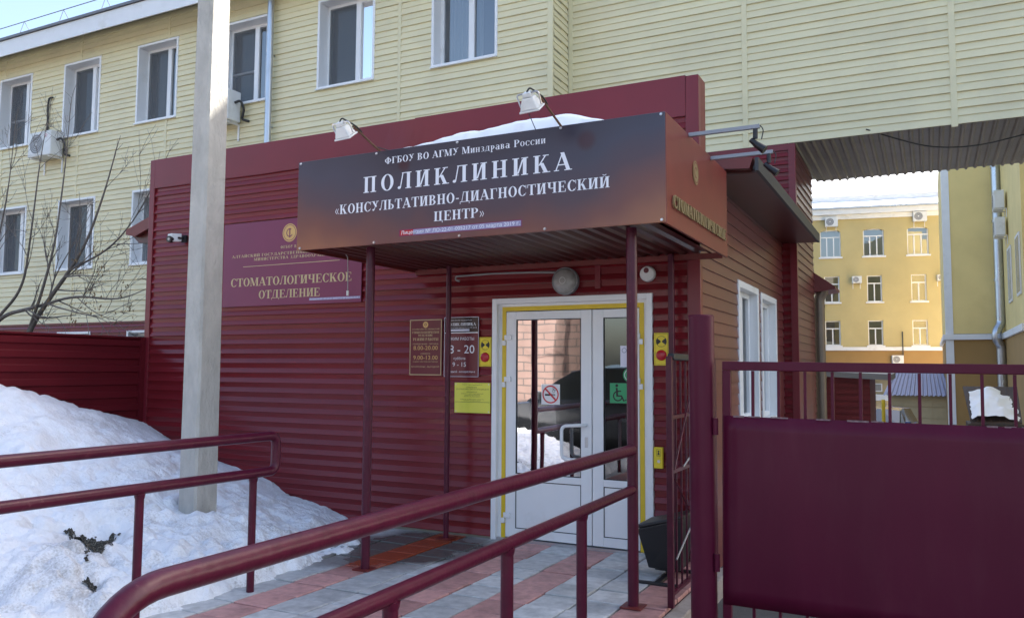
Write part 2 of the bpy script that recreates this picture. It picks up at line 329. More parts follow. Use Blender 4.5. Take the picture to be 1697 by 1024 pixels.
# ------------------------------------------------------------------ siding
RED_P = [(0.0, 0.0), (0.024, 0.0), (0.025, 0.006), (0.009, 0.048), (0.004, 0.056), (0.004, 0.104)]
LAP_P = [(0.0, 0.0), (0.015, 0.0), (0.015, 0.005), (0.002, 0.108)]
YEL_P = [(-.004, 0.0), (0.019, 0.0), (0.019, 0.006), (0.004, 0.0965), (0.004, 0.0985), (0.016, 0.0990), (0.016, 0.1045), (-.004, 0.197)]
def clip_profile(P, a, b):
    out = []
    for i, (d, z) in enumerate(P):
        if i:
            d0, z0 = P[i - 1]
            for c in (a, b):
                if min(z0, z) < c - 1e-6 and max(z0, z) > c + 1e-6:
                    t = (c - z0) / (z - z0); out.append((d0 + (d - d0) * t, c))
        if a - 1e-6 <= z <= b + 1e-6: out.append((d, z))
    return out
def siding_mesh(P, pieces, matn, axis):
    """pieces: (u0,u1,za,zb) local; axis 'x': runs along +X, faces -Y; 'y': runs along +Y, faces +X"""
    b = MB()
    for u0, u1, za, zb in pieces:
        q = clip_profile(P, za, zb)
        for (d0, z0), (d1, z1) in zip(q, q[1:]):
            if axis == 'x': b.quad((u0, -d0, z0), (u1, -d0, z0), (u1, -d1, z1), (u0, -d1, z1))
            else: b.quad((d0, u0, z0), (d0, u1, z0), (d1, u1, z1), (d1, u0, z1))
    me = bpy.data.meshes.new('siding_panel'); me.from_pydata(b.v, [], b.f); me.materials.append(MATS[matn]); return me
SID = {}
def siding(parent, axis, fixed, u0, u1, z0, z1, P, matn, holes=(), joints=(), gap=0.0):
    pitch = P[-1][1]; z = z0; cuts = [u0] + sorted(j for j in joints if u0 < j < u1) + [u1]
    while z < z1 - 0.01:
        zt = min(pitch, z1 - z)
        for a, b in zip(cuts, cuts[1:]):
            edges = sorted({a, b} | {e for h in holes for e in h[:2] if a < e < b})
            runs = []; extra = []
            for e0, e1 in zip(edges, edges[1:]):
                spans = [(0.0, zt)]
                for h in holes:
                    if h[0] <= e0 + 1e-6 and h[1] >= e1 - 1e-6:
                        ns = []
                        for s0, s1 in spans:
                            ha, hb = h[2] - z, h[3] - z
                            if hb <= s0 or ha >= s1: ns.append((s0, s1)); continue
                            if ha > s0 + 0.004: ns.append((s0, ha))
                            if hb < s1 - 0.004: ns.append((hb, s1))
                        spans = ns
                full = spans == [(0.0, zt)]
                if not spans: runs.append(None)
                elif runs and runs[-1]: runs[-1] += [(e0, e1, *s_) for s_ in spans]
                else: runs.append([(e0, e1, *s_) for s_ in spans])
            for r_ in runs:
                if not r_: continue
                o0 = r_[0][0]; loc = [(round(p[0] - o0, 4), round(p[1] - o0, 4), round(p[2], 4), round(p[3], 4)) for p in r_]
                key = (id(P), matn, axis, tuple(loc))
                if key not in SID: SID[key] = siding_mesh(P, loc, matn, axis)
                jd = random.uniform(-.0015, .0015)
                o = put(SID[key], 'siding_panel', parent, (o0, fixed + jd, z) if axis == 'x' else (fixed + jd, o0, z)); o.rotation_euler = (0, R(random.uniform(-.03, .03)), 0) if axis == 'x' else (R(random.uniform(-.03, .03)), 0, 0)
        z += pitch
def wall_holes(b, x0, x1, z0, z1, y0, y1, holes, m=0, axis='x'):
    """solid slab with rectangular openings, as butted boxes"""
    xs = sorted({x0, x1} | {c for h in holes for c in h[:2] if x0 < c < x1}); zs = sorted({z0, z1} | {c for h in holes for c in h[2:4] if z0 < c < z1})
    for xa, xb in zip(xs, xs[1:]):
        run = None
        for za, zb in list(zip(zs, zs[1:])) + [(None, None)]:
            solid = za is not None and not any(h[0] <= xa + 1e-6 and h[1] >= xb - 1e-6 and h[2] <= za + 1e-6 and h[3] >= zb - 1e-6 for h in holes)
            if solid: run = [za, zb] if run is None else [run[0], zb]
            elif run is not None:
                if axis == 'x': b.box(xa, xb, y0, y1, run[0], run[1], m)
                else: b.box(y0, y1, xa, xb, run[0], run[1], m)
                run = None
    return b

# ------------------------------------------------------------------ lettering: bold roman capitals drawn as strokes
ST, TH, SE = 0.185, 0.058, 0.085
def g_rect(x0, y0, x1, y1): return [(x0, y0), (x1, y0), (x1, y1), (x0, y1)]
def g_stem(x, y0=0.0, y1=1.0, w_=ST, b=True, t=True, l=True, r=True):
    o = [g_rect(x, y0, x + w_, y1)]
    xl = x - (SE if l else 0); xr = x + w_ + (SE if r else 0)
    if b: o.append(g_rect(xl, y0, xr, y0 + 0.05))
    if t: o.append(g_rect(xl, y1 - 0.05, xr, y1))
    return o
def g_diag(x0, y0, x1, y1, w_): return [[(x0, y0), (x0 + w_, y0), (x1 + w_, y1), (x1, y1)]]
def g_ring(cx, cy, rx, ry, tx, ty, a0=0, a1=360, n=26):
    o = []
    for k in range(n):
        p = []
        for s_, (ax, ay) in ((0, (rx, ry)), (1, (rx - tx, ry - ty))):
            for kk in ((k, k + 1) if s_ == 0 else (k + 1, k)):
                t = R(a0 + (a1 - a0) * kk / n); p.append((cx + ax * math.cos(t), cy + ay * math.sin(t)))
        o.append(p)
    return o
def g_drop(x, y0, y1, w_=0.05): return [g_rect(x, min(y0, y1), x + w_, max(y0, y1))]
def glyph(c):
    S = g_stem; D = g_diag
    if c == ' ': return [], 0.36
    if c == 'П': return S(.1) + S(.55) + [g_rect(.1, .945, .74, 1)], .87
    if c == 'О' or c == '0': return g_ring(.42, .5, .38, .52, .19, .05), .84
    if c == 'Н': return S(.1) + S(.57) + [g_rect(.28, .47, .58, .53)], .87
    if c == 'И' or c == 'Й':
        o = S(.1) + S(.57) + D(.27, .10, .52, .90, .085)
        if c == 'Й': o += g_ring(.43, 1.22, .16, .12, .05, .06, 180, 360, 8)
        return o, .87
    if c == 'К': return S(.1) + D(.27, .42, .60, .97, .07) + D(.56, .02, .33, .56, .20) + [g_rect(.50, .95, .80, 1), g_rect(.48, 0, .88, .05)], .86
    if c == 'Л': return S(.55) + [g_rect(.25, .95, .6, 1)] + D(.14, .10, .28, .97, .06) + g_ring(.10, .09, .10, .09, .09, .08, 0, 360, 10), .84
    if c == 'А': return D(.05, .03, .37, .98, .06) + D(.60, .03, .30, 1.02, .19) + [g_rect(.18, .30, .62, .36), g_rect(-.02, 0, .24, .05), g_rect(.50, 0, .88, .05)], .86
    if c == 'С': return g_ring(.42, .5, .38, .52, .19, .055, 42, 318) + g_drop(.70, .66, 1.0, .045) + g_drop(.70, .16, .3, .03), .78
    if c == 'У': return D(.40, .40, .10, .97, .19) + D(.24, .08, .58, .97, .065) + g_ring(.20, .10, .10, .10, .09, .09, 0, 360, 10) + [g_rect(.0, .95, .38, 1), g_rect(.50, .95, .78, 1)], .78
    if c in 'ЬЫ':
        o = S(.1, r=True) + g_ring(.34, .27, .32, .27, .18, .05, -90, 90, 14) + [g_rect(.2, 0, .36, .05), g_rect(.2, .49, .36, .54)]
        if c == 'Ы': return o + S(.80), 1.1
        return o, .70
    if c == 'Т': return S(.30, t=False) + [g_rect(.02, .945, .76, 1)] + g_drop(.02, .70, 1) + g_drop(.71, .70, 1), .78
    if c == 'В': return S(.1, r=False) + g_ring(.34, .27, .36, .27, .19, .05, -90, 90, 14) + g_ring(.34, .76, .31, .24, .18, .05, -90, 90, 14) + [g_rect(.2, 0, .36, .05), g_rect(.2, .49, .36, .55), g_rect(.2, .95, .36, 1)], .78
    if c == 'Р': return S(.1) + g_ring(.36, .73, .34, .27, .18, .05, -90, 90, 14) + [g_rect(.2, .46, .38, .51), g_rect(.2, .95, .38, 1)], .75
    if c == 'Б': return S(.1, r=False) + g_ring(.34, .29, .35, .29, .19, .05, -90, 90, 14) + [g_rect(.2, 0, .36, .05), g_rect(.2, .53, .36, .58), g_rect(.2, .945, .66, 1)] + g_drop(.61, .74, 1), .76
    if c == 'Г': return S(.1) + [g_rect(.2, .945, .66, 1)] + g_drop(.61, .68, 1), .70
    if c == 'Е': return S(.1, r=False) + [g_rect(.2, .945, .66, 1), g_rect(.2, 0, .68, .055), g_rect(.2, .48, .50, .53)] + g_drop(.61, .74, 1) + g_drop(.64, 0, .28) + g_drop(.46, .38, .63), .76
    if c == 'Ч': return S(.55) + S(.1, .55, 1, b=False) + g_ring(.36, .60, .26, .19, .1, .07, 180, 280, 10) + [g_rect(.36, .41, .58, .475)], .86
    if c == 'Ц': return S(.1) + S(.55) + [g_rect(.1, 0, .86, .055)] + g_drop(.81, -.20, .05, .05), .92
    if c == 'Д': return S(.58) + [g_rect(.28, .95, .64, 1), g_rect(0, 0, .92, .055)] + D(.15, .05, .31, .97, .06) + g_drop(0, -.2, .05) + g_drop(.87, -.2, .05), .95
    if c == 'М': return S(.1, w_=.06) + S(.80) + D(.42, .03, .14, .98, .17) + D(.50, .03, .80, .98, .06), 1.1
    if c == 'Ф': return S(.42) + g_ring(.51, .5, .46, .34, .18, .05), 1.02
    if c == 'З': return g_ring(.34, .75, .30, .27, .18, .05, -90, 140, 16) + g_ring(.34, .25, .34, .27, .19, .05, -140, 90, 16) + [g_rect(.24, .47, .36, .53)], .72
    if c == 'Х': return D(.62, .03, .12, .97, .2) + D(.08, .03, .62, .97, .06) + [g_rect(.0, 0, .25, .05), g_rect(.52, 0, .88, .05), g_rect(.02, .95, .36, 1), g_rect(.54, .95, .8, 1)], .86
    if c == 'Я': return S(.55) + g_ring(.40, .74, .32, .26, .18, .05, 90, 270, 14) + [g_rect(.38, .48, .6, .53), g_rect(.38, .95, .6, 1)] + D(.08, .03, .36, .5, .16), .86
    if c == 'Ж': return S(.45) + D(.05, .03, .36, .55, .13) + D(.42, .5, .15, .97, .08) + D(.86, .03, .58, .55, .13) + D(.60, .5, .86, .97, .08), 1.1
    if c == 'Ш': return S(.1) + S(.48) + S(.86) + [g_rect(.1, 0, 1.05, .05)], 1.16
    if c == '-': return [g_rect(.06, .33, .34, .44)], .40
    if c in '«»':
        o = []
        for dx in (0, .2):
            if c == '«': o += D(.06 + dx, .32, .20 + dx, .60, .06) + D(.20 + dx, .04, .06 + dx, .32, .06)
            else: o += D(.20 + dx, .32, .06 + dx, .60, .06) + D(.06 + dx, .04, .20 + dx, .32, .06)
        return o, .50
    if c == 'а':
        return g_ring(.27, .20, .22, .21, .13, .05, 0, 360, 14) + [g_rect(.38, .03, .53, .5), g_rect(.38, 0, .62, .05)] + g_ring(.30, .50, .23, .18, .13, .05, 0, 160, 10), .62
    if c == 'р':
        q, a = glyph('Р'); return [[(x * .72, y * .95 - .27) for x, y in p] for p in q], a * .74
    if c.lower() == c and c.upper() != c:
        q, a = glyph(c.upper()); return [[(x * .70, y * .68) for x, y in p] for p in q], a * .72
    return [], .4
def roman(b, txt, x0, x1, zb, cap, fn, m=0, spacing=0.0, step=0.00012):
    """fit txt between x0 and x1 with baseline zb and cap height cap; fn(u,v,d) -> world"""
    gl = []; W = 0
    for c in txt:
        q, a = glyph(c); gl.append((q, W)); W += a + spacing
    W -= spacing; k = (x1 - x0) / W; n = 0
    for q, ox in gl:
        for j, p in enumerate(q):
            b.poly([fn(x0 + (ox + x) * k, zb + y * cap, 0.0004 + step * (j % 8)) for x, y in p], m)
    return b
def sans(b, txt, x0, x1, zb, cap, fn, m=0):
    """built-in typeface, flattened to faces and fitted to a box"""
    cu = bpy.data.curves.new('t', 'FONT'); cu.body = txt; cu.resolution_u = 3
    ob = bpy.data.objects.new('t', cu); col.objects.link(ob)
    dg = bpy.context.evaluated_depsgraph_get(); me = ob.evaluated_get(dg).to_mesh()
    if len(me.vertices):
        xs = [v.co.x for v in me.vertices]; ox, W = min(xs), max(xs) - min(xs); k = (x1 - x0) / W; kz = cap / 0.69
        base = len(b.v); b.v += [tuple(fn(x0 + (v.co.x - ox) * k, zb + v.co.y * kz, 0.0006)) for v in me.vertices]
        for p in me.polygons: b.f.append(tuple(base + i for i in p.vertices)); b.m.append(m)
    ob.evaluated_get(dg).to_mesh_clear(); bpy.data.objects.remove(ob); bpy.data.curves.remove(cu); return b
def disc(b, cx, cz, r, fn, d=0.0008, m=0, n=24, r0=0.0, a0=0, a1=360, ell=1.0):
    for k in range(n):
        t0, t1 = R(a0 + (a1 - a0) * k / n), R(a0 + (a1 - a0) * (k + 1) / n)
        P_ = lambda r_, t: fn(cx + r_ * math.cos(t) * ell, cz + r_ * math.sin(t), d)
        if r0: b.quad(P_(r0, t0), P_(r, t0), P_(r, t1), P_(r0, t1), m)
        else: b.poly([fn(cx, cz, d), P_(r, t0), P_(r, t1)], m)
    return b
def onwall(y): return lambda u, v, d: (u, y - d, v)

# ================================================================== GROUND
YW = 6.685           # front plane of the red annex
XS = -1.67           # its right side plane
b = MB(); xs = [-300, -60, -30, -20, -14, -9, -4.5, -1.49, 0, 1.5, 3, 6, 12, 25, 60, 300]; ys = [-300, -60, -25, -12, -6, -2, 1, 4, 6.6, 9, 11, 13, 16, 20, 28, 45, 70, 300]
def gz(x, y): return -0.17 - 1.05 * max(0, min(1, (y - 11) / 9.0)) if x > -3 else -0.17
for i in range(len(xs) - 1):
    for j in range(len(ys) - 1):
        b.quad(*[(x, y, gz(x, y)) for x, y in ((xs[i], ys[j]), (xs[i + 1], ys[j]), (xs[i + 1], ys[j + 1]), (xs[i], ys[j + 1]))])
g = struct(b.build('ground', 'asphalt'))
b = MB(); NX, NY = 16, 50      # trodden snow left lying in the courtyard
for j in range(NY + 1):
    for i in range(NX + 1):
        x = -2.9 + 12 * i / NX; y = 13.6 + 36 * j / NY; b.v.append((x, y, gz(x, y) + .05 + .05 * noise.noise(Vector((x * .8, y * .8, 0)))))
for j in range(NY):
    for i in range(NX):
        a = j * (NX + 1) + i; b.f.append((a, a + 1, a + NX + 2, a + NX + 1)); b.m.append(0)
struct(b.build('courtyard_snow', 'clean_snow', smooth=True))
# raised paved platform in front of the door
pv = bpy.data.objects.new('pavement', None); col.objects.link(pv); pv['kind'] = 'structure'; pv.location = (-3, 4, 0)
MB().box(-4.9, -1.545, 0.6, YW, -0.3, -0.028).build('platform_base', 'mortar', pv)
kb = MB(); kb.box(-1.543, -1.43, 0.6, YW - 0.02, -0.3, -0.02).build('kerb', 'kerb_concrete', pv, bevel=0.012)
TW = 0.2875
tb = MB(); tb.box(0.007, TW - 0.007, 0.007, TW - 0.007, -0.03, 0.0)
def tile_mesh(mn):
    o = tb.build('paving_tile', mn); me = o.data; bm = bmesh.new(); bm.from_mesh(me)
    bmesh.ops.bevel(bm, geom=[e for e in bm.edges if all(v.co.z > -0.001 for v in e.verts)], offset=0.004, segments=1, affect='EDGES'); bm.to_mesh(me); bm.free()
    bpy.data.objects.remove(o); return me
tg, tr_ = tile_mesh('tile_grey'), tile_mesh('tile_red')
for c in range(12):
    x = -1.5425 - TW * (c + 1); off = random.uniform(0, TW)
    nrow = 21
    for r_ in range(nrow):
        y = YW - 0.006 - TW * (r_ + 1) - (0.0 if c % 2 else TW * 0.5 if False else 0.0)
        o = put(tr_ if c in (0, 3, 5, 8) else tg, 'paving_tile', pv, (x, y, random.uniform(-0.006, 0.003)))
        o.rotation_euler = (R(random.uniform(-.5, .5)), R(random.uniform(-.5, .5)), R(random.uniform(-.5, .5)))
# ------------------------------------------------------------------ snow bank
def lerp_t(t, tab):
    if t <= tab[0][0]: return tab[0][1]
    for (a, va), (c, vc) in zip(tab, tab[1:]):
        if t <= c: return va + (vc - va) * (t - a) / (c - a)
    return tab[-1][1]
WALLP = [(-8.3, .92), (-7.88, .75), (-7.58, .64), (-6.83, .48), (-6.22, .34), (-5.96, .20), (-5.49, .13), (-5.2, .04), (-4.95, -.1), (-4, -.3)]
def snow_z(x, y):
    d = -4.42 - x
    tx = max(0, min(1, (6.68 - y) / 1.75))
    front = lerp_t(d, [(-0.35, -.25), (-.12, -.06), (0, .10), (.35, .20), (1.0, .36), (1.6, .54), (2.6, .92), (3.6, 1.30), (4.6, 1.48), (7, 1.7)])
    fall = 1.0 - 0.28 * max(0, min(1, (3.6 - y) / 2.6))
    z = lerp_t(x, WALLP) * (1 - tx) + front * fall * tx
    n1 = noise.noise(Vector((x * 0.9, y * 0.9, 3.1))); n2 = noise.noise(Vector((x * 2.3, y * 2.3, 9.7))); n3 = noise.noise(Vector((x * 6, y * 6, 1.7)))
    n4 = noise.noise(Vector((x * 14, y * 14, 5.2))) + .5 * noise.noise(Vector((x * 27, y * 27, 2.2)))
    k = max(0.25, min(1, (6.7 - y) * 1.2))
    lump = 1 + 1.1 * max(0, 1 - d / 2.4)
    z += k * (0.06 * n1 + 0.055 * n2 * lump + 0.036 * (abs(n3) * 1.6 - .3) * lump + 0.015 * n4 * lump) - .07 * math.exp(-((x + 5.53) ** 2 + (y - 5.06) ** 2) / .055)
    for hx, hy, hr, hd in ((-5.30, 3.95, .20, .10), (-5.45, 4.10, .14, .07), (-4.70, 3.46, .10, .09), (-5.0, 3.0, .15, .08), (-6.75, 4.75, .16, .10), (-5.9, 5.0, .12, .07), (-5.55, 4.9, .2, .10), (-6.9, 4.1, .14, .08), (-5.25, 3.05, .2, .10)):
        q = ((x - hx) ** 2 + (y - hy) ** 2) / hr ** 2
        z -= hd * math.exp(-q)
    return z
b = MB(); NX, NY = 230, 260; X0, X1, Y0, Y1 = -8.24, -3.95, 0.3, 6.682
for j in range(NY + 1):
    for i in range(NX + 1):
        x = X0 + (X1 - X0) * i / NX; y = Y0 + (Y1 - Y0) * j / NY; b.v.append((x, y, snow_z(x, y)))
for j in range(NY):
    for i in range(NX):
        a = j * (NX + 1) + i
        if max(b.v[k][2] for k in (a, a + 1, a + NX + 2, a + NX + 1)) < -0.12: continue
        b.f.append((a, a + 1, a + NX + 2, a + NX + 1)); b.m.append(0)
sn = struct(b.build('snow_bank', 'snow', smooth=True))
# thawed soil: rough gravelly sheet lying in the hollows of the bank
SEG = [((-5.58, 3.92), (-5.40, 3.96), .03), ((-5.40, 3.98), (-5.45, 4.18), .03), ((-5.42, 3.98), (-5.14, 3.78), .115), ((-5.08, 3.70), (-4.86, 3.55), .0), ((-4.74, 3.46), (-4.70, 3.47), .018)]
def soil_mask(x, y):
    m = -1
    for (ax, ay), (bx_, by_), r_ in SEG:
        t = max(0, min(1, ((x - ax) * (bx_ - ax) + (y - ay) * (by_ - ay)) / ((bx_ - ax) ** 2 + (by_ - ay) ** 2)))
        d = math.hypot(x - ax - t * (bx_ - ax), y - ay - t * (by_ - ay)); m = max(m, (r_ - d) / .05)
    return m + .55 * noise.noise(Vector((x * 16, y * 16, 2))) + .6 * noise.noise(Vector((x * 40, y * 40, 8)))
b = MB(); N_ = 110; sx0, sx1, sy0, sy1 = -5.75, -4.55, 3.35, 4.35
P_ = [[(sx0 + (sx1 - sx0) * i / N_, sy0 + (sy1 - sy0) * k / N_) for i in range(N_ + 1)] for k in range(N_ + 1)]
hz = lambda x, y: snow_z(x, y) + .006 + .016 * random.random()
G_ = [[(x, y, hz(x, y)) for x, y in row] for row in P_]
for k in range(N_):
    for i in range(N_):
        if soil_mask(*P_[k][i]) > 0: b.quad(G_[k][i], G_[k][i + 1], G_[k + 1][i + 1], G_[k + 1][i])
o = b.build('soil_patch', 'soil'); o['kind'] = 'stuff'; tag(o, 'dark thawed gravelly soil showing in a hole of the snow bank', 'soil')

# ================================================================== WINDOWS
def window(parent, x0, x1, z0, z1, yf, depth=0.2, split=0.58, transom=False, curtain=None, casing=0.045, screen=True, axis='x', flip=1, sill=True):
    """opening x0..x1 / z0..z1 in a wall whose face is yf (axis x: faces -Y; axis y: faces +X, 'x' then runs along Y)"""
    def W(u, d, z): return (u, yf + d, z) if axis == 'x' else (yf - d, u, z)
    def bx(b, u0, u1, d0, d1, a, c, m=0):
        p, q = W(u0, d0, a), W(u1, d1, c); b.box(min(p[0], q[0]), max(p[0], q[0]), min(p[1], q[1]), max(p[1], q[1]), a, c, m)
    wf = MB()   # casing proud of the wall + reveals
    cs = casing; e = 0.024
    bx(wf, x0 - cs, x0, -e, depth, z0 - cs, z1 + cs); bx(wf, x1, x1 + cs, -e, depth, z0 - cs, z1 + cs)
    bx(wf, x0, x1, -e, depth, z1, z1 + cs); bx(wf, x0, x1, -e, depth, z0 - cs, z0)
    o = wf.build('window', 'white_pvc', parent, bevel=0.004, seg=1)
    fr = MB(); t = 0.055; f0, f1 = depth - 0.075, depth - 0.005; xm = x0 + (x1 - x0) * split
    bx(fr, x0, x0 + t, f0, f1, z0, z1); bx(fr, x1 - t, x1, f0, f1, z0, z1); bx(fr, x0 + t, x1 - t, f0, f1, z0, z0 + t); bx(fr, x0 + t, x1 - t, f0, f1, z1 - t, z1)
    bx(fr, xm - 0.05, xm + 0.05, f0 - .004, f1, z0 + t, z1 - t)
    zt = z0 + (z1 - z0) * 0.42
    if transom: bx(fr, x0 + t, xm - .05, f0, f1, zt - .02, zt + .02)
    fr.build('frame', 'white_pvc', o, bevel=0.004, seg=1)
    for a, c in ((x0 + t, xm - .05), (xm + .05, x1 - t)):
        p = MB(); p.quad(W(a, depth - .04, z0 + t), W(c, depth - .04, z0 + t), W(c, depth - .04, z1 - t), W(a, depth - .04, z1 - t)); p.build('pane', 'glass', o)
    if screen:
        p = MB(); a, c = x0 + t, xm - .05; p.quad(W(a, f0 - .006, z0 + t), W(c, f0 - .006, z0 + t), W(c, f0 - .006, z1 - t), W(a, f0 - .006, z1 - t)); p.build('insect_screen', 'insect_screen', o)
    if sill:
        s_ = MB(); bx(s_, x0 - cs, x1 + cs, -.055, -e - .002, z0 - cs - .012, z0 - cs + .012); s_.build('sill', 'white_pvc', o)
    if curtain:
        c_ = MB(); N_ = 40; a, e_ = (x0 + t, x1 - t) if curtain == 'blind' else (x0 + t, xm + .12)
        pts = [(a + (e_ - a) * k / N_, depth + .10 + (0.02 * math.sin(k * 1.4) if curtain == 'curtain' else 0.0)) for k in range(N_ + 1)]
        for (u0, d0), (u1, d1) in zip(pts, pts[1:]): c_.quad(W(u0, d0, z0), W(u1, d1, z0), W(u1, d1, z1), W(u0, d0, z1))
        c_.build('curtain', 'curtain' if curtain == 'curtain' else 'blind', o, smooth=True)
    return o

# ================================================================== YELLOW MAIN BUILDING (left facade)
YF = 10.456
yb = thing('yellow_building', 'long pale yellow sided building with white windows behind the red annex', 'building', (-12, YF, 0))
XL, XR = -26.0, -4.685; ZP, ZC = 2.39, 8.22
UP = [(-22.10 + 2.2 * k, -21.05 + 2.2 * k) for k in range(2)] + [(-17.72, -16.70), (-15.57, -14.53), (-13.38, -12.36), (-11.17, -10.13), (-8.95, -7.86), (-6.69, -5.62)]
upper = [(a, c, 6.20, 7.65) for a, c in UP]
lower = [(a, c, 3.49, 4.83) for a, c in ((-22.1, -21.05), (-19.9, -18.85), (-17.72, -16.68), (-15.57, -14.53), (-13.38, -12.36))]
lowest = [(a, c, 0.95, 2.17) for a, c in ((-17.6, -16.6), (-15.42, -14.5), (-13.38, -12.4))]
H = upper + lower + lowest
MB().prism([(YF + .33, -.3), (YF + 6, -.3), (YF + 6, 8.78), (YF + .33, 8.40)], lambda u, v, d: (d, u, v), XR - .12, XR - .02).build('end_wall', 'interior', yb)
b = MB(); wall_holes(b, XL, XR, -0.3, ZC, YF + 0.02, YF + 0.32, [(a_ - .02, c_ + .02, p_ - .02, q_ + .02) for a_, c_, p_, q_ in H]); b.build('wall', 'grey_wall', yb)
MB().box(XL, XR, YF + 6, YF + 6.2, -0.3, 8.74).box(XL, XL + .2, YF + .32, YF + 6, -.3, 8.4).box(XL + .2, XR, YF + .33, YF + 6, 5.2, 5.4).box(XL + .2, XR, YF + .33, YF + 6, 2.5, 2.7).build('inner_shell', 'interior', yb)
JN = [-20.13, -17.61, -15.10, -12.58, -10.05, -7.33]
cs = 0.044
SH = [(a - cs, c + cs, p - cs, q + cs) for a, c, p, q in H]
siding(yb, 'x', YF, -18.6, -10.1, ZP, ZC - .01, YEL_P, 'yellow_vinyl', SH, JN)
z0r = ZP + 0.197 * 10
siding(yb, 'x', YF, -10.1, XR, z0r, ZC - .01, YEL_P, 'yellow_vinyl', SH, JN)
b = MB()   # rest of the facade beyond the frame: one piece
n0 = len(bpy.data.objects)
b2 = []
zz = ZP
while zz < ZC - .02:
    for (d0, a0), (d1, a1) in zip(YEL_P, YEL_P[1:]):
        b.quad((XL, YF - d0, zz + a0), (-18.605, YF - d0, zz + a0), (-18.605, YF - d1, zz + a1), (XL, YF - d1, zz + a1))
    zz += .197
o = b.build('siding_panel', 'yellow_vinyl', yb); o['kind'] = 'stuff'
siding(yb, 'x', YF, -18.6, -10.1, 1.35, ZP - .035, RED_P, 'red_siding', SH, JN)
MB().box(-18.6, -10.1, YF - .03, YF + .01, ZP - .03, ZP - .002).build('plinth_trim', 'red_trim', yb)
for j in JN + [XR]:
    segs = [(ZP if j < -10 else z0r, ZC)]
    for h in SH:
        if h[0] < j < h[1]:
            ns = []
            for a, c in segs:
                if h[2] > a: ns.append((a, min(c, h[2])))
                if h[3] < c: ns.append((max(a, h[3]), c))
            segs = [s_ for s_ in ns if s_[1] - s_[0] > .02]
    for a, c in segs:
        b = MB()
        if j == XR: b.box(j - .07, j + .012, YF - .022, YF + .015, a, c)
        else: b.box(j - .028, j + .028, YF - .019, YF + .01, a, c)
        b.build('joint_strip', 'yellow_trim', yb)
random.seed(3)
for k, (a, c, p, q) in enumerate(H):
    last = (a > -7)
    window(yb, a, c, p, q, YF, 0.26, 0.60 if not last else 0.52, transom=k in (2, 5, 8), curtain='curtain' if last or k in (4, 9) else ('blind' if k % 3 else None), screen=not last)
# return panel between the two facades + its corner strips
siding(yb, 'y', XR, YF + .02, 11.0, z0r, ZC, YEL_P, 'yellow_vinyl')
# cornice, roof and snow guard
b = MB(); b.prism([(YF - .50, ZC - .29), (YF + .02, ZC + .02), (YF + .02, ZC + .10), (YF - .50, ZC + .03)], lambda u, v, d: (d, u, v), XL, XR); b.build('cornice', 'white_paint', yb)
b = MB(); b.prism([(YF - .54, ZC + .034), (YF - .54, ZC + .085), (YF + 4.5, ZC + 1.0), (YF + 6.4, ZC + .6), (YF + 6.4, ZC + .5), (YF + .1, ZC + .12)], lambda u, v, d: (d, u, v), XL, XR); b.build('roof', 'roof_metal', yb)
b = MB(); x = -25.5
sg = []
rz_ = lambda y: ZC + .085 + (y - (YF - .54)) * 0.1815
while x < -10:
    b.tube([(x, YF - .38, rz_(YF - .38)), (x, YF - .28, rz_(YF - .28) + .34), (x, YF - .05, rz_(YF - .05))], .008, 5); x += 1.27
b.tube([(-25.6, YF - .28, rz_(YF - .28) + .34), (-18, YF - .28, rz_(YF - .28) + .33), (-14, YF - .28, rz_(YF - .28) + .345), (-10, YF - .28, rz_(YF - .28) + .34)], .009, 5)
b.build('snow_guard', 'roof_metal', yb)

# drainpipe on the facade
dp = thing('drainpipe', 'galvanised round drainpipe on the yellow facade behind the concrete pole', 'drainpipe', (-9.95, YF - .12, 3.5))
MB().cyl((-9.95, YF - .12, 3.0), (-9.95, YF - .12, 8.0), .055, 20).build('pipe', 'galvanised', dp, smooth=True)
for z in (4.55, 5.65, 6.9): MB().cyl((-9.95, YF - .12, z - .03), (-9.95, YF - .12, z + .03), .060, 20).box(-9.96, -9.94, YF - .07, YF + .0, z - .012, z + .012).build('clamp', 'galvanised', dp, smooth=True)

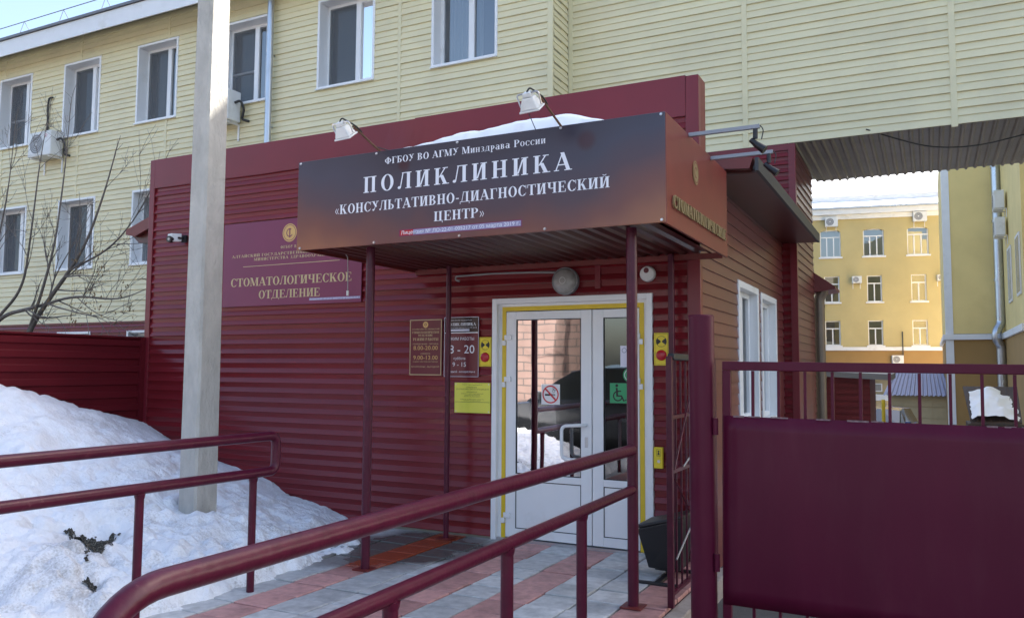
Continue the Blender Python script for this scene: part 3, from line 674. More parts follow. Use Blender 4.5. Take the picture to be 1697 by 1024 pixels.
# air conditioners
def ac_unit(loc, label, w_=.78, h_=.54, d_=.30, group='air conditioner outdoor units', rz=0, mark=False, name='air_conditioner'):
    t = thing(name, label, 'air conditioner', loc, group, rz)   # local: front faces -Y, back at y=0, base z=0
    b = MB(); b.box(-w_ / 2, w_ / 2, -d_ - .06, -.06, 0, h_); b.build('casing', 'ac_white', t, bevel=.018, local=True)
    fx = -w_ * .12; r = h_ * .40; f = lambda u, v, d: (u, -d_ - .06 - d, v)
    b = MB(); disc(b, fx, h_ / 2, r, f, .004, 0, 28); b.build('fan_opening', 'ac_grille', t, local=True)
    b = MB()
    for k in range(1, 6): disc(b, fx, h_ / 2, r * k / 5, f, .007 + k * .0006, 0, 28, r * k / 5 - .006)
    b.build('grille', 'ac_white', t, local=True); b = MB(); disc(b, fx, h_ / 2, r * .16, f, .012, 0, 16); b.build('hub', 'ac_white', t, local=True)
    for sx in (-.3, .3): MB().box(sx * w_ / .78 - .015, sx * w_ / .78 + .015, -d_ - .04, 0, -.03, 0).box(sx * w_ / .78 - .015, sx * w_ / .78 + .015, -.02, 0, -.3, -.03).build('bracket', 'white_paint', t, local=True)
    if mark:
        b = MB()
        for k in range(6):
            a = k * math.pi / 3; b.poly([f(w_ * .30 + .035 * math.cos(a + s_) * q, h_ * .80 + .035 * math.sin(a + s_) * q, .003) for s_, q in ((-.3, .7), (0, 1.3), (.3, .7), (0, .4))])
        b.build('mark', 'ac_mark', t, local=True)
        MB().tube(bent([(w_ / 2, -.2, .32), (w_ / 2 + .10, -.17, .36), (w_ / 2 + .12, -.10, .22), (w_ / 2 + .03, -.06, .06), (w_ / 2 + .16, -.02, .02)], .05), .022, 7).build('hose', 'cable_dark', t, smooth=True, local=True)
    return t
ac_unit((-15.82, YF - .015, 5.74), 'white air conditioner left of the second upper window from the left, fan showing', .72, .50, .27, mark=True)
ac_unit((-11.02, YF - .015, 5.80), 'white air conditioner half hidden behind the concrete pole', mark=True)
o = MB().tube(bent([(-15.93, YF - .03, 7.05), (-16.02, YF - .05, 7.05), (-16.05, YF - .05, 6.9), (-16.05, YF - .03, 6.22)], .05), .020, 7).build('conduit', 'cable_dark', smooth=True)
tag(o, 'short dark hooked conduit on the yellow wall above an air conditioner', 'conduit')

# ================================================================== OVERPASS (right yellow block over the passage)
YO, ZO = 11.03, 4.50
ov = thing('overpass', 'pale yellow sided upper storeys bridging the passage on the right', 'building', (0, YO, ZO))
OX0, OX1 = -4.685, 6.5
b = MB(); b.box(OX0, .9, YO + .02, 13.45, ZO + .03, 10.35).box(.9, 2.9, YO + .02, 13.45, ZO + .03, 9.2).box(2.9, 11, YO + .02, 13.45, ZO + .03, 12.5).build('wall', 'grey_wall', ov)  # unseen tops stepped and extended to let sun onto canopy snow, shade the rest
OJ = [-2.10, 0.36, 2.82, 5.28]
siding(ov, 'x', YO, OX0, OX1, ZO, ZO + .197 * 18.5, YEL_P, 'yellow_vinyl', (), OJ)
for j in [OX0 + .045] + OJ:
    MB().box(j - .035, j + .035, YO - .021, YO + .01, (4.47 if j > 0 else ZO + .0), 8.15).build('joint_strip', 'yellow_trim', ov)
# soffit of narrow trapezoid sheets running back under the passage
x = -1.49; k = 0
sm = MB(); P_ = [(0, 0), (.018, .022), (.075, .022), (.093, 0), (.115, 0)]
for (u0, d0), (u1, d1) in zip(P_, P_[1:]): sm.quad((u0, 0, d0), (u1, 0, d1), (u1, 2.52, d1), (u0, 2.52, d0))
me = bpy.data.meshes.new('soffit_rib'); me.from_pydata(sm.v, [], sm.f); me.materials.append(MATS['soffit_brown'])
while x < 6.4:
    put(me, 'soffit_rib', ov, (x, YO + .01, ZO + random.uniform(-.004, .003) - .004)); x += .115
o = MB().tube(bent([(-.62, YO - .03, 4.56), (-.35, YO + .1, 4.46), (.1, YO + .35, 4.33), (.6, YO + .4, 4.30), (1.3, YO + .3, 4.40), (2.4, YO + .1, 4.6)], .3), .008, 6).build('cable', 'cable_dark', smooth=True)
tag(o, 'dark cable sagging below the overpass soffit', 'cable')

# lower storeys of that block, left of the passage (purple red siding), and the passage wall
pb = thing('passage_building', 'wine red sided ground storey under the overpass, beside the passage', 'building', (-1.6, YO, 0))
XP = -1.49
b = MB(); b.box(-4.6, XP - .03, YO + .03, 12.85, -1.4, ZO - .01).build('wall', 'grey_wall', pb)
siding(pb, 'x', YO, -2.75, XP - .005, -.25, ZO - .02, RED_P, 'red_siding', (), (-2.1,))
siding(pb, 'y', XP - .01, YO + .03, 12.86, -.9, ZO - .02, LAP_P, 'reflect_tint_siding')
MB().box(XP - .07, XP + .016, YO - .028, YO + .06, -.25, ZO - .01).build('corner_trim', 'red_trim', pb)
MB().box(-2.75, XP - .07, YO - .026, YO, ZO - .09, ZO - .005).build('top_trim', 'red_trim', pb)
b = MB(); b.prism([(-1.52, 3.02), (-1.20, 2.78), (-1.20, 2.74), (-1.52, 2.70)], lambda u, v, d: (u, d, v), 12.87, 13.55); b.build('hood', 'rust_red', pb)
bp = thing('brown_drainpipe', 'fat brown drainpipe at the far corner of the passage wall', 'drainpipe', (-1.42, 13.0, 0))
MB().tube(bent([(-1.36, 13.0, 2.86), (-1.37, 13.0, 2.74), (-1.44, 13.0, 2.62), (-1.44, 13.0, -.9)], .06), .078, 18).build('pipe', 'brown_pipe', bp, smooth=True)
for z in (2.5, 1.45): MB().cyl((-1.44, 13.0, z - .02), (-1.44, 13.0, z + .02), .084, 18).build('clamp', 'brown_pipe', bp, smooth=True)

# ================================================================== RED ANNEX
an = thing('red_annex', 'wine red metal sided single storey annex with the clinic entrance', 'annex', (-5, YW, 0))
AX0, AX1, ZT = -8.24, -1.67, 4.0
DX0, DX1, DZ = -3.585, -2.06, 2.18
b = MB(); wall_holes(b, AX0 + .02, AX1 - .02, -.3, ZT - .03, YW + .005, YW + .19, [(DX0 + .01, DX1 - .01, -.3, DZ - .01)]); b.build('front_wall', 'grey_wall', an)
SW = [(8.24, 9.17, 1.03, 2.36), (9.47, 10.36, 1.0, 2.34)]
b = MB(); wall_holes(b, YW + .19, 11.02, -.3, 3.3, AX1 - .22, AX1 - .004, [(a_ - .02, c_ + .02, p_ - .02, q_ + .02) for a_, c_, p_, q_ in SW], axis='y'); b.build('side_wall', 'grey_wall', an)
MB().box(AX0 + .01, AX0 + .2, YW + .19, YF, -.3, 3.4).box(AX0 + .2, AX1 - .22, 10.2, 10.4, -.3, 3.3).box(AX0 + .2, AX1 - .22, YW + .19, 10.2, 2.75, 2.85).build('inner_shell', 'interior', an)
siding(an, 'x', YW, AX0 + .05, AX1 - .06, .02, 3.66, RED_P, 'red_siding', [(DX0 - .003, DX1 + .003, -.3, DZ + .002)], (-2.55,))
siding(an, 'y', AX1, YW + .05, 11.02, -.2, 3.35, LAP_P, 'reflect_tint_siding', [(a - .05, c + .05, p - .05, q + .05) for a, c, p, q in SW])
MB().box(AX0 - .012, AX0 + .07, YW - .030, YW + .2, -.1, ZT).build('corner_trim', 'red_trim', an, bevel=.004)
MB().box(AX1 - .09, AX1 + .02, YW - .030, YW + .05, -.1, ZT).build('corner_trim', 'red_trim', an, bevel=.004)
MB().box(-2.575, -2.525, YW - .027, YW, DZ + .06, 3.655).build('joint_strip', 'red_trim', an)
b = MB()   # two flashing sheets capping the false front, slightly buckled where they lap
for x0, x1, dz in ((AX0 + .07, -4.44, 0), (-4.47, AX1 - .09, .006)):
    N_ = 24
    for k in range(N_):
        xa, xb = x0 + (x1 - x0) * k / N_, x0 + (x1 - x0) * (k + 1) / N_
        fz = lambda x: 3.655 + dz - .012 * math.exp(-((x + 4.7) / .35) ** 2) + .003 * math.sin(x * 5)
        fy = lambda x: YW - .028 - dz * .6 - .010 * math.exp(-((x + 4.62) / .18) ** 2)
        b.quad((xa, fy(xa), fz(xa)), (xb, fy(xb), fz(xb)), (xb, YW - .030 - dz * .6, ZT + dz), (xa, YW - .030 - dz * .6, ZT + dz))
        b.quad((xa, YW - .030 - dz * .6, ZT + dz), (xb, YW - .030 - dz * .6, ZT + dz), (xb, YW + .20, ZT + dz), (xa, YW + .20, ZT + dz))
    b.quad((x0, YW - .03, 3.66), (x1, YW - .03, 3.66), (x1, YW + .0, 3.66), (x0, YW, 3.66))
b.fix = False; b.build('flashing', 'red_trim', an)
MB().box(AX0 + .07, AX1 - .02, YW + .19, YW + .21, 3.0, ZT - .01).box(AX1 - .02, AX1 + .018, YW + .05, YW + .21, 3.3, ZT).build('parapet_back', 'rust_red', an)
# gable roof behind the false front, eaves on both sides
b = MB()
b.prism([(-1.22, 3.20), (-1.22, 3.26), (-5.0, 4.02), (-8.78, 3.24), (-8.78, 3.18), (-5.0, 3.95)], lambda u, v, d: (u, d, v), YW + .215, 10.98); b.build('roof', 'roof_metal', an)
b = MB(); b.box(-1.225, -1.195, YW + .10, 11.0, 3.165, 3.275).build('eave_board', 'eave_dark', an)
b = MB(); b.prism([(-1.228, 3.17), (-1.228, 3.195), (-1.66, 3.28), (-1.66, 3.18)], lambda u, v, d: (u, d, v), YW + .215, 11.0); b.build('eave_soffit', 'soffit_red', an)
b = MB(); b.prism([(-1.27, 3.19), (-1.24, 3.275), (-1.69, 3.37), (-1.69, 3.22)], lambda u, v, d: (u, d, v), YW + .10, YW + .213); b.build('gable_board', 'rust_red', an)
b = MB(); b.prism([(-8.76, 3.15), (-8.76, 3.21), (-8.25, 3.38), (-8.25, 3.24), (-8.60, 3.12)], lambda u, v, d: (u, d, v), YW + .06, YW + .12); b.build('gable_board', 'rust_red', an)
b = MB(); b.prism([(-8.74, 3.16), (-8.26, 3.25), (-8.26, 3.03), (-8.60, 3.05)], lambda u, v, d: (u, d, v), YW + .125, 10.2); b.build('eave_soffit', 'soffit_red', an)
for a, c, p, q in SW: window(an, a, c, p, q, AX1, .14, .5, casing=.07, screen=False, axis='y', curtain='blind')

# --- double door
fw = onwall(YW)
df = MB(); FR = .055
# casing (white) proud of the siding
df.box(DX0, DX0 + .05, YW - .035, YW + .10, 0.0, DZ); df.box(DX1 - .05, DX1, YW - .035, YW + .10, 0, DZ); df.box(DX0 + .05, DX1 - .05, YW - .035, YW + .10, DZ - .05, DZ)
df.build('door_frame', 'white_pvc', an, bevel=.004)
b = MB(); yd = YW + .02
b.box(DX0 + .05, DX0 + .115, yd - .004, yd + .06, 0, DZ - .05).box(DX1 - .115, DX1 - .05, yd - .004, yd + .06, 0, DZ - .05).box(DX0 + .115, DX1 - .115, yd - .004, yd + .06, DZ - .115, DZ - .05)
b.build('inner_frame', 'white_pvc', an)
b = MB(); b.box(DX0 + .085, DX0 + .125, yd - .010, yd - .0045, .01, DZ - .075).box(DX1 - .125, DX1 - .085, yd - .010, yd - .0045, .01, DZ - .075).box(DX0 + .125, DX1 - .125, yd - .010, yd - .0045, DZ - .115, DZ - .075)
b.build('yellow_marking', 'yellow_tape', an)
MB().box(DX0 + .05, DX1 - .05, YW - .02, YW + .10, -.02, .022).build('threshold', 'steel', an)
LX0, LXM, LX1 = DX0 + .128, -2.616, DX1 - .128
def leaf(x0, x1, hinge):
    st = .10; z0, z1 = .03, DZ - .122; y0, y1 = yd - .012, yd + .05; zg0, zg1 = .595, 1.985; zp0, zp1 = .11, .535
    b = MB(); b.box(x0, x0 + st, y0, y1, z0, z1).box(x1 - st, x1, y0, y1, z0, z1)
    for a, c in ((z0, zp0), (zp1, zg0), (zg1, z1)): b.box(x0 + st, x1 - st, y0, y1, a, c)
    lf = b.build('door_leaf', 'white_pvc', an, bevel=.004)
    g_ = .007; b = MB()
    for a, c in ((zg0, zg1), (zp0, zp1)):
        b.box(x0 + st, x0 + st + g_, y0 + .004, y0 + .02, a, c).box(x1 - st - g_, x1 - st, y0 + .004, y0 + .02, a, c).box(x0 + st + g_, x1 - st - g_, y0 + .004, y0 + .02, a, a + g_).box(x0 + st + g_, x1 - st - g_, y0 + .004, y0 + .02, c - g_, c)
    b.build('gasket', 'gasket', lf)
    MB().quad((x0 + st, y0 + .014, zg0), (x1 - st, y0 + .014, zg0), (x1 - st, y0 + .014, zg1), (x0 + st, y0 + .014, zg1)).build('pane', 'door_glass', lf)
    MB().box(x0 + st + g_, x1 - st - g_, y0 + .008, y0 + .03, zp0 + g_, zp1 - g_).build('kick_panel', 'white_pvc', lf)
    xh = x0 if hinge < 0 else x1
    for z in (.20, 1.10 if False else 1.42, 1.80):
        MB().box(xh - .012 * (hinge < 0) - .055 * (hinge > 0), xh + .055 * (hinge < 0) + .012 * (hinge > 0), y0 - .022, y0 - .001, z, z + .045).build('hinge', 'white_pvc', lf, bevel=.004)
        MB().box(xh - .035 if hinge < 0 else xh + .003, xh - .003 if hinge < 0 else xh + .035, y0 - .020, y0 + .002, z - .05, z - .004).build('hinge', 'white_pvc', lf, bevel=.004)
    return lf
lfL = leaf(LX0, LXM - .004, -1); lfR = leaf(LXM + .004, LX1, 1)
y0 = yd - .012
b = MB(); b.tube(bent([(-2.668, y0, 1.055), (-2.69, y0 - .09, 1.055), (-2.86, y0 - .10, 1.045), (-2.86, y0 - .10, .765), (-2.69, y0 - .09, .755), (-2.668, y0, .755)], .05), .015, 10)
b.build('handle', 'white_pvc', lfL, smooth=True)
MB().box(-2.682, -2.655, y0 - .006, y0 - .001, .86, .95).build('lock_plate', 'steel', lfL, bevel=.004)
b = MB(); b.tube(bent([(-2.35, y0 + .10, 1.10), (-2.42, y0 + .16, 1.10), (-2.42, y0 + .16, .80), (-2.35, y0 + .10, .80)], .05), .014, 8).build('inner_handle', 'white_pvc', lfR, smooth=True)
# stickers on the glass
gy = y0 + .014
fg = onwall(gy - .001)
b = MB(); b.quad((-3.105, gy - .002, 1.222), (-2.925, gy - .002, 1.222), (-2.925, gy - .002, 1.402), (-3.105, gy - .002, 1.402), 0)
cx, cz = -3.015, 1.312
disc(b, cx, cz, .080, fg, .0032, 1, 30, .068)
b.poly([fg(cx - .055, cz - .012, .0026), fg(cx + .022, cz - .012, .0026), fg(cx + .022, cz + .004, .0026), fg(cx - .055, cz + .004, .0026)], 2)
for q in (.028, .038): b.poly([fg(cx + q, cz - .012, .0026), fg(cx + q + .006, cz - .012, .0026), fg(cx + q + .006, cz + .004, .0026), fg(cx + q, cz + .004, .0026)], 2)
for sx, sz, sr in ((.030, .030, .014), (.040, .046, .013), (.028, .054, .010)): disc(b, cx + sx, cz + sz, sr, fg, .0026, 2, 12, sr - .003)
b.poly([fg(cx - .058, cz + .047, .0038), fg(cx - .047, cz + .058, .0038), fg(cx + .058, cz - .047, .0038), fg(cx + .047, cz - .058, .0038)], 1)
b.build('no_smoking_sticker', ['sticker_white', 'sticker_red', 'black_print'], lfL)['label'] = 'white no smoking sticker with red crossed circle'
b = MB(); wx, wz = -2.375, 1.335
b.poly([fg(wx - .085, wz - .09, .001), fg(wx + .085, wz - .09, .001), fg(wx + .085, wz + .09, .001), fg(wx - .085, wz + .09, .001)], 1)
b.poly([fg(wx - .080, wz - .085, .0014), fg(wx + .080, wz - .085, .0014), fg(wx + .080, wz + .085, .0014), fg(wx - .080, wz + .085, .0014)], 0)
disc(b, wx - .008, wz - .025, .045, fg, .002, 1, 26, .034, 80, 355); disc(b, wx - .018, wz + .064, .013, fg, .002, 1, 14)
for p in ([(-.027, .045), (-.010, .045), (-.006, -.018), (-.023, -.018)], [(-.023, -.018), (-.023, -.030), (.030, -.030), (.030, -.018)], [(.020, -.030), (.032, -.026), (.052, -.066), (.040, -.070)], [(.045, -.070), (.045, -.062), (.068, -.050), (.070, -.058)], [(-.012, .022), (-.010, .012), (.022, .012), (.022, .022)]):
    b.poly([fg(wx + u, wz + v, .0023) for u, v in p], 1)
b.build('wheelchair_sticker', ['sticker_green', 'black_print'], lfR)['label'] = 'green wheelchair access sticker'
b = MB(); disc(b, -2.275, 1.49, .062, fg, .0012, 0, 24); disc(b, -2.275, 1.49, .050, fg, .0018, 1, 24, .045); b.build('round_sticker', ['sticker_green', 'sticker_white'], lfR)['label'] = 'round green sticker behind the post'
b = MB(); b.poly([fg(-2.36, 1.56, .001), fg(-2.24, 1.56, .001), fg(-2.24, 1.74, .001), fg(-2.36, 1.74, .001)], 0); disc(b, -2.325, 1.70, .022, fg, .0014, 1, 14, .017); b.build('paper_notice', ['paper', 'shed_roof'], lfR)['label'] = 'pale lilac paper taped to the door glass'

# ================================================================== CANOPY
CX0, CX1, CY0, CZ0, CZ1 = -4.45, -1.446, 5.0, 2.455, 3.17
cp = thing('canopy', 'wine red entrance canopy on thin posts over the clinic door', 'canopy', (-3, 6, 0))
MB().hexa([(CX0, CY0 + .02, CZ1 - .05), (CX1 - .02, CY0 + .02, CZ1 - .05), (CX1 - .02, YW - .03, CZ1 - .01), (CX0, YW - .03, CZ1 - .01), (CX0, CY0 + .02, CZ1 - .02), (CX1 - .02, CY0 + .02, CZ1 - .02), (CX1 - .02, YW - .03, CZ1 + .02), (CX0, YW - .03, CZ1 + .02)]).build('roof_sheet', 'rust_red', cp)
b = MB(); b.box(CX1 - .02, CX1, CY0 - .012, YW + .06, CZ0, CZ1); sp_ = b.build('side_panel', 'rust_red', cp, bevel=.003)
MB().box(CX0, CX0 + .02, CY0 + .0, YW - .03, CZ0 + .01, CZ1 - .06).build('side_panel', 'rust_red', cp)
MB().box(CX0 + .02, CX1 - .02, CY0, CY0 + .018, CZ0 + .01, CZ1 - .055).build('front_panel', 'rust_red', cp)
# ribbed soffit
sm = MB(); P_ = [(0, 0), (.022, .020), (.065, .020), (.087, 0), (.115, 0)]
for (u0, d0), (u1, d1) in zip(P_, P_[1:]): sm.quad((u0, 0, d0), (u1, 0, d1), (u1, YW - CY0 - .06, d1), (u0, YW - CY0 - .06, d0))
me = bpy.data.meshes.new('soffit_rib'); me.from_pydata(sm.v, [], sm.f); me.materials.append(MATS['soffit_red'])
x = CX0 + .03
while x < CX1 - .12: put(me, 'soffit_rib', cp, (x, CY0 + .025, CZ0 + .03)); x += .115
MB().box(CX0 + .02, CX1 - .02, YW - .055, YW - .028, CZ0 - .015, CZ0 + .03).build('back_rail', 'rust_red', cp)
PR = .030
def post(x, y, r=PR, z1=CZ0 + .028):
    b = MB(); b.cyl((x, y, 0), (x, y, z1), r, 20); o = b.build('post', 'rail_paint', cp, smooth=True)
    MB().box(x - .07, x + .07, y - .07, y + .07, .002, .010).build('base_plate', 'rust_red', o)
post(-3.89, 5.20, .034); post(-1.755, 5.22, .036); post(-3.945, 6.47, .024)
b = MB(); b.box(-1.885, -1.84, 6.52, 6.565, 0, CZ0 + .028); b.build('post', 'rail_paint', cp, bevel=.006)
# gilt lettering and emblem on the canopy side panel
fs = lambda u, v, d: (CX1 + d, u, v)
b = MB(); roman(b, 'СТОМАТОЛОГИЧЕСКОЕ', 5.10, 6.62, 2.575, .085, lambda u, v, d: (CX1 + .012 + d, u, v)); o = b.build('lettering', 'gold_dull', sp_)
so_ = o.modifiers.new('thick', 'SOLIDIFY'); so_.thickness = .012; so_.offset = 0
b = MB(); disc(b, 5.72, 2.935, .085, fs, .004, 0, 26); disc(b, 5.72, 2.935, .075, fs, .006, 1, 26, .067); disc(b, 5.72, 2.935, .04, fs, .006, 1, 14, .030, 40, 300); b.build('emblem', ['gold_dull', 'rust_red'], sp_)
o = MB().build if False else None

# main banner
sb = thing('banner_sign', 'long dark banner with white lettering ПОЛИКЛИНИКА along the canopy front', 'sign', (-2.95, 4.985, 2.46))
MB().box(CX0 - .005, CX1 - .004, 4.982, 4.998, 2.462, 3.172).build('panel', 'banner_print', sb, bevel=.002, seg=1)
ff = onwall(4.982)
for txt, x0, x1, zb, cap, sp in (('ФГБОУ ВО АГМУ Минздрава России', -3.615, -2.28, 3.066, .050, .05), ('ПОЛИКЛИНИКА', -3.81, -2.09, 2.864, .122, .22),
                              ('«КОНСУЛЬТАТИВНО-ДИАГНОСТИЧЕСКИЙ', -4.08, -1.82, 2.719, .073, .05), ('ЦЕНТР»', -3.172, -2.752, 2.598, .070, .04)):
    b = MB(); roman(b, txt, x0, x1, zb, cap, ff, 0, sp); b.build('lettering', 'white_print', sb)
b = MB(); b.poly([ff(-3.475, 2.506, .0006), ff(-2.457, 2.506, .0006), ff(-2.457, 2.558, .0006), ff(-3.475, 2.558, .0006)], 0)
b.poly([ff(-3.466, 2.513, .001), ff(-3.35, 2.513, .001), ff(-3.35, 2.551, .001), ff(-3.466, 2.551, .001)], 1); b.poly([ff(-3.349, 2.513, .001), ff(-2.465, 2.513, .001), ff(-2.465, 2.551, .001), ff(-3.349, 2.551, .001)], 2)
sans(b, 'Лицензия № ЛО-22-01-005217 от 05 марта 2019 г.', -3.455, -2.475, 2.520, .026, lambda u, v, d: ff(u, v, d + .0012), 3)
b.build('licence_strip', ['sign_purple', 'red_button', 'lilac_strip', 'white_print'], sb)
b = MB()
for x, z in [(x, 3.156) for x in (-4.43, -3.69, -2.98, -2.17, -1.475)] + [(x, 2.478) for x in (-4.42, -3.70, -2.955, -2.286, -1.475)]:
    q = MB(); q.tube([(x, 4.982, z), (x, 4.974, z)], [.011, .008], 10).build('bolt', 'steel', sb, smooth=True)

# snow left on the canopy roof
b = MB(); NX, NY = 60, 30
def csz(x, y):
    u = (y - 5.02) / (6.60 - 5.02); e = min(1, (u + .02) / .10) ** .6 * min(1, (1 - u) / .12 + .35)
    prof = lerp_t(x, [(-4.0, 0), (-3.8, .09), (-3.55, .125), (-3.3, .16), (-3.0, .205), (-2.6, .25), (-2.3, .28), (-2.15, .25), (-1.95, .16), (-1.8, .08), (-1.7, 0)])
    return CZ1 - .03 + prof * .72 * e * (0.9 + .12 * noise.noise(Vector((x * 4, y * 4, 0)))) + .01 * noise.noise(Vector((x * 12, y * 12, 3)))
for j in range(NY + 1):
    for i in range(NX + 1):
        x = -4.0 + 2.3 * i / NX; y = 5.03 + (6.60 - 5.03) * j / NY; b.v.append((x, y + .02 * noise.noise(Vector((x * 5, 1, 1))) * (j == 1), csz(x, y) if 0 < j < NY and 0 < i < NX else CZ1 - .07))
for j in range(NY):
    for i in range(NX):
        a = j * (NX + 1) + i; b.f.append((a, a + 1, a + NX + 2, a + NX + 1)); b.m.append(0)
o = b.build('roof_snow', 'clean_snow', smooth=True); o['kind'] = 'stuff'; tag(o, 'white snow lying on the canopy roof behind the banner', 'snow')

# ------------------------------------------------------------------ floodlights over the banner
def floodlight(base, label, cable=False):
    x, y, z = base
    t = thing('floodlight', label, 'floodlight', base, 'floodlights lighting the banner')
    tip = Vector((x - .01, y - .33, z + .105))
    MB().tube([(x, y + .03, z - .05), (x, y - .01, z - .005), tip], .008, 8).build('arm', 'rusty_arm', t, smooth=True)
    # housing: tapered body, glass face looking back and down at the banner
    n = Vector((0.05, .60, -.80)).normalized(); u = Vector((1, 0, 0)); u = (u - n * u.dot(n)).normalized(); v = n.cross(u)
    c = tip + Vector((-.055, -.03, -.045))
    def P(a, b_, d): return c + (u * a + v * b_ + n * d) * .78
    b = MB(); b.hexa([P(-.05, -.035, -.06), P(.05, -.035, -.06), P(.05, .035, -.06), P(-.05, .035, -.06), P(-.085, -.065, .035), P(.085, -.065, .035), P(.085, .065, .035), P(-.085, .065, .035)])
    hb = b.build('housing', 'ac_white', t, bevel=.008)
    b = MB(); b.hexa([P(-.092, -.072, .036), P(.092, -.072, .036), P(.092, .072, .036), P(-.092, .072, .036), P(-.092, -.072, .052), P(.092, -.072, .052), P(.092, .072, .052), P(-.092, .072, .052)]); b.build('bezel', 'ac_white', t, bevel=.004)
    b = MB(); b.quad(P(-.08, -.06, .0535), P(.08, -.06, .0535), P(.08, .06, .0535), P(-.08, .06, .0535)); b.build('lens', 'lamp_glass', t)
    b = MB(); b.hexa([P(-.035, -.03, -.10), P(.035, -.03, -.10), P(.035, .03, -.10), P(-.035, .03, -.10), P(-.04, -.034, -.061), P(.04, -.034, -.061), P(.04, .034, -.061), P(-.04, .034, -.061)]); b.build('terminal_box', 'ac_white', t, bevel=.006)
    b = MB(); b.tube(bent([P(-.094, 0, .02), P(-.10, 0, -.09), P(.10, 0, -.09), P(.094, 0, .02)], .02), .006, 6); b.build('yoke', 'steel', t, smooth=True)
    MB().tube(bent([P(.0, .0, -.10), P(.03, -.01, -.13), tip + Vector((.015, .01, .005)), tip + Vector((.005, .10, -.02))], .04), .006, 6).build('cord', 'cable_dark', t, smooth=True)
    if cable: MB().tube([P(-.02, .05, .03), (x - .20, y + .01, z - .0)], .003, 5).build('stay_wire', 'cable_dark', t)
    else: MB().tube([(x - .004, y - .05, z + .02), (x + .12, y + .04, z - .02)], .004, 5).build('stay_wire', 'cable_dark', t)
floodlight((-3.665, 5.0, 3.178), 'white floodlight on a rusty arm above the left part of the banner')
floodlight((-2.168, 5.0, 3.172), 'white floodlight on a rusty arm above the right part of the banner', True)
def spot(base, tipx, label):
    x, y, z = base; t = thing('spotlight', label, 'spotlight', base, 'spotlights on the canopy side')
    MB().box(x - .0, tipx, y - .012, y + .012, z - .014, z + .014).build('arm', 'arm_grey', t, bevel=.003)
    MB().cyl((tipx - .03, y, z - .014), (tipx - .03, y, z - .08), .016, 10).build('swivel', 'black_plastic', t, smooth=True)
    MB().tube([(tipx - .06, y, z - .085), (tipx - .02, y, z - .125), (tipx + .03, y, z - .165)], [.017, .023, .029], 14).build('head', 'black_plastic', t, smooth=True)
    MB().tube(bent([(tipx - .01, y, z + .016), (tipx + .025, y, z - .02), (tipx + .01, y, z - .09)], .03), .004, 6).build('cord', 'cable_dark', t, smooth=True)
spot((CX1, 5.55, 3.165), -.965, 'small black spotlight at the end of the front steel arm')
spot((CX1, 6.19, 3.150), -.985, 'small black spotlight at the end of the rear steel arm')

# ================================================================== THINGS ON THE WALL
yw = YW - .026
def panel(name, label, cat, x0, x1, z0, z1, m, draw, mats, frame=None, y=yw, th=.006, group=None):
    t = thing(name, label, cat, ((x0 + x1) / 2, y, z0), group)
    MB().box(x0, x1, y - th, y, z0, z1).build('board', m, t, bevel=.0015, seg=1)
    b = MB(); draw(b, onwall(y - th - .0006)); b.build('print', mats, t); return t
def border(b, f, x0, x1, z0, z1, w_=.006, m=0):
    for p in ((x0, x1, z0, z0 + w_), (x0, x1, z1 - w_, z1), (x0, x0 + w_, z0 + w_, z1 - w_), (x1 - w_, x1, z0 + w_, z1 - w_)):
        b.poly([f(p[0], p[2], .0004), f(p[1], p[2], .0004), f(p[1], p[3], .0004), f(p[0], p[3], .0004)], m)
def d_dental(b, f):
    disc(b, -6.045, 2.972, .098, f, .0005, 1, 32); disc(b, -6.045, 2.972, .086, f, .0012, 2, 32, .080); disc(b, -6.045, 2.972, .046, f, .0012, 2, 20, .036, 60, 330)
    b.poly([f(-6.05, 2.92, .0015), f(-6.035, 2.92, .0015), f(-6.035, 3.02, .0015), f(-6.05, 3.02, .0015)], 2)
    roman(b, 'ФГБОУ ВО', -6.17, -5.91, 2.808, .030, f, 0, .08)
    roman(b, 'АЛТАЙСКИЙ ГОСУДАРСТВЕННЫЙ МЕДИЦИНСКИЙ', -6.872, -5.20, 2.741, .030, f, 0, .06)
    roman(b, 'МИНИСТЕРСТВА ЗДРАВООХРАНЕНИЯ', -6.545, -5.42, 2.696, .030, f, 0, .06)
    b.poly([f(-6.70, 2.634, .0005), f(-5.366, 2.638, .0005), f(-5.366, 2.644, .0005), f(-6.70, 2.640, .0005)], 0)
    roman(b, 'СТОМАТОЛОГИЧЕСКОЕ', -6.878, -5.204, 2.421, .090, f, 0, .01); roman(b, 'ОТДЕЛЕНИЕ', -6.464, -5.612, 2.279, .088, f, 0, .01)
    b.poly([f(-5.757, 2.237, .0005), f(-5.096, 2.237, .0005), f(-5.096, 2.262, .0005), f(-5.757, 2.262, .0005)], 3)
    sans(b, 'Лицензия № ЛО-22-01-005217 от 05 марта 2019 г.', -5.75, -5.10, 2.242, .014, lambda u, v, d: f(u, v, d + .0006), 4)
panel('dental_sign', 'large purple board lettered СТОМАТОЛОГИЧЕСКОЕ ОТДЕЛЕНИЕ in gold on the red wall', 'sign', -7.0, -5.085, 2.20, 3.125, 'sign_purple', d_dental, ['gold_print', 'gold_bright', 'sign_purple', 'lilac_strip', 'white_print'], y=YW - .03)
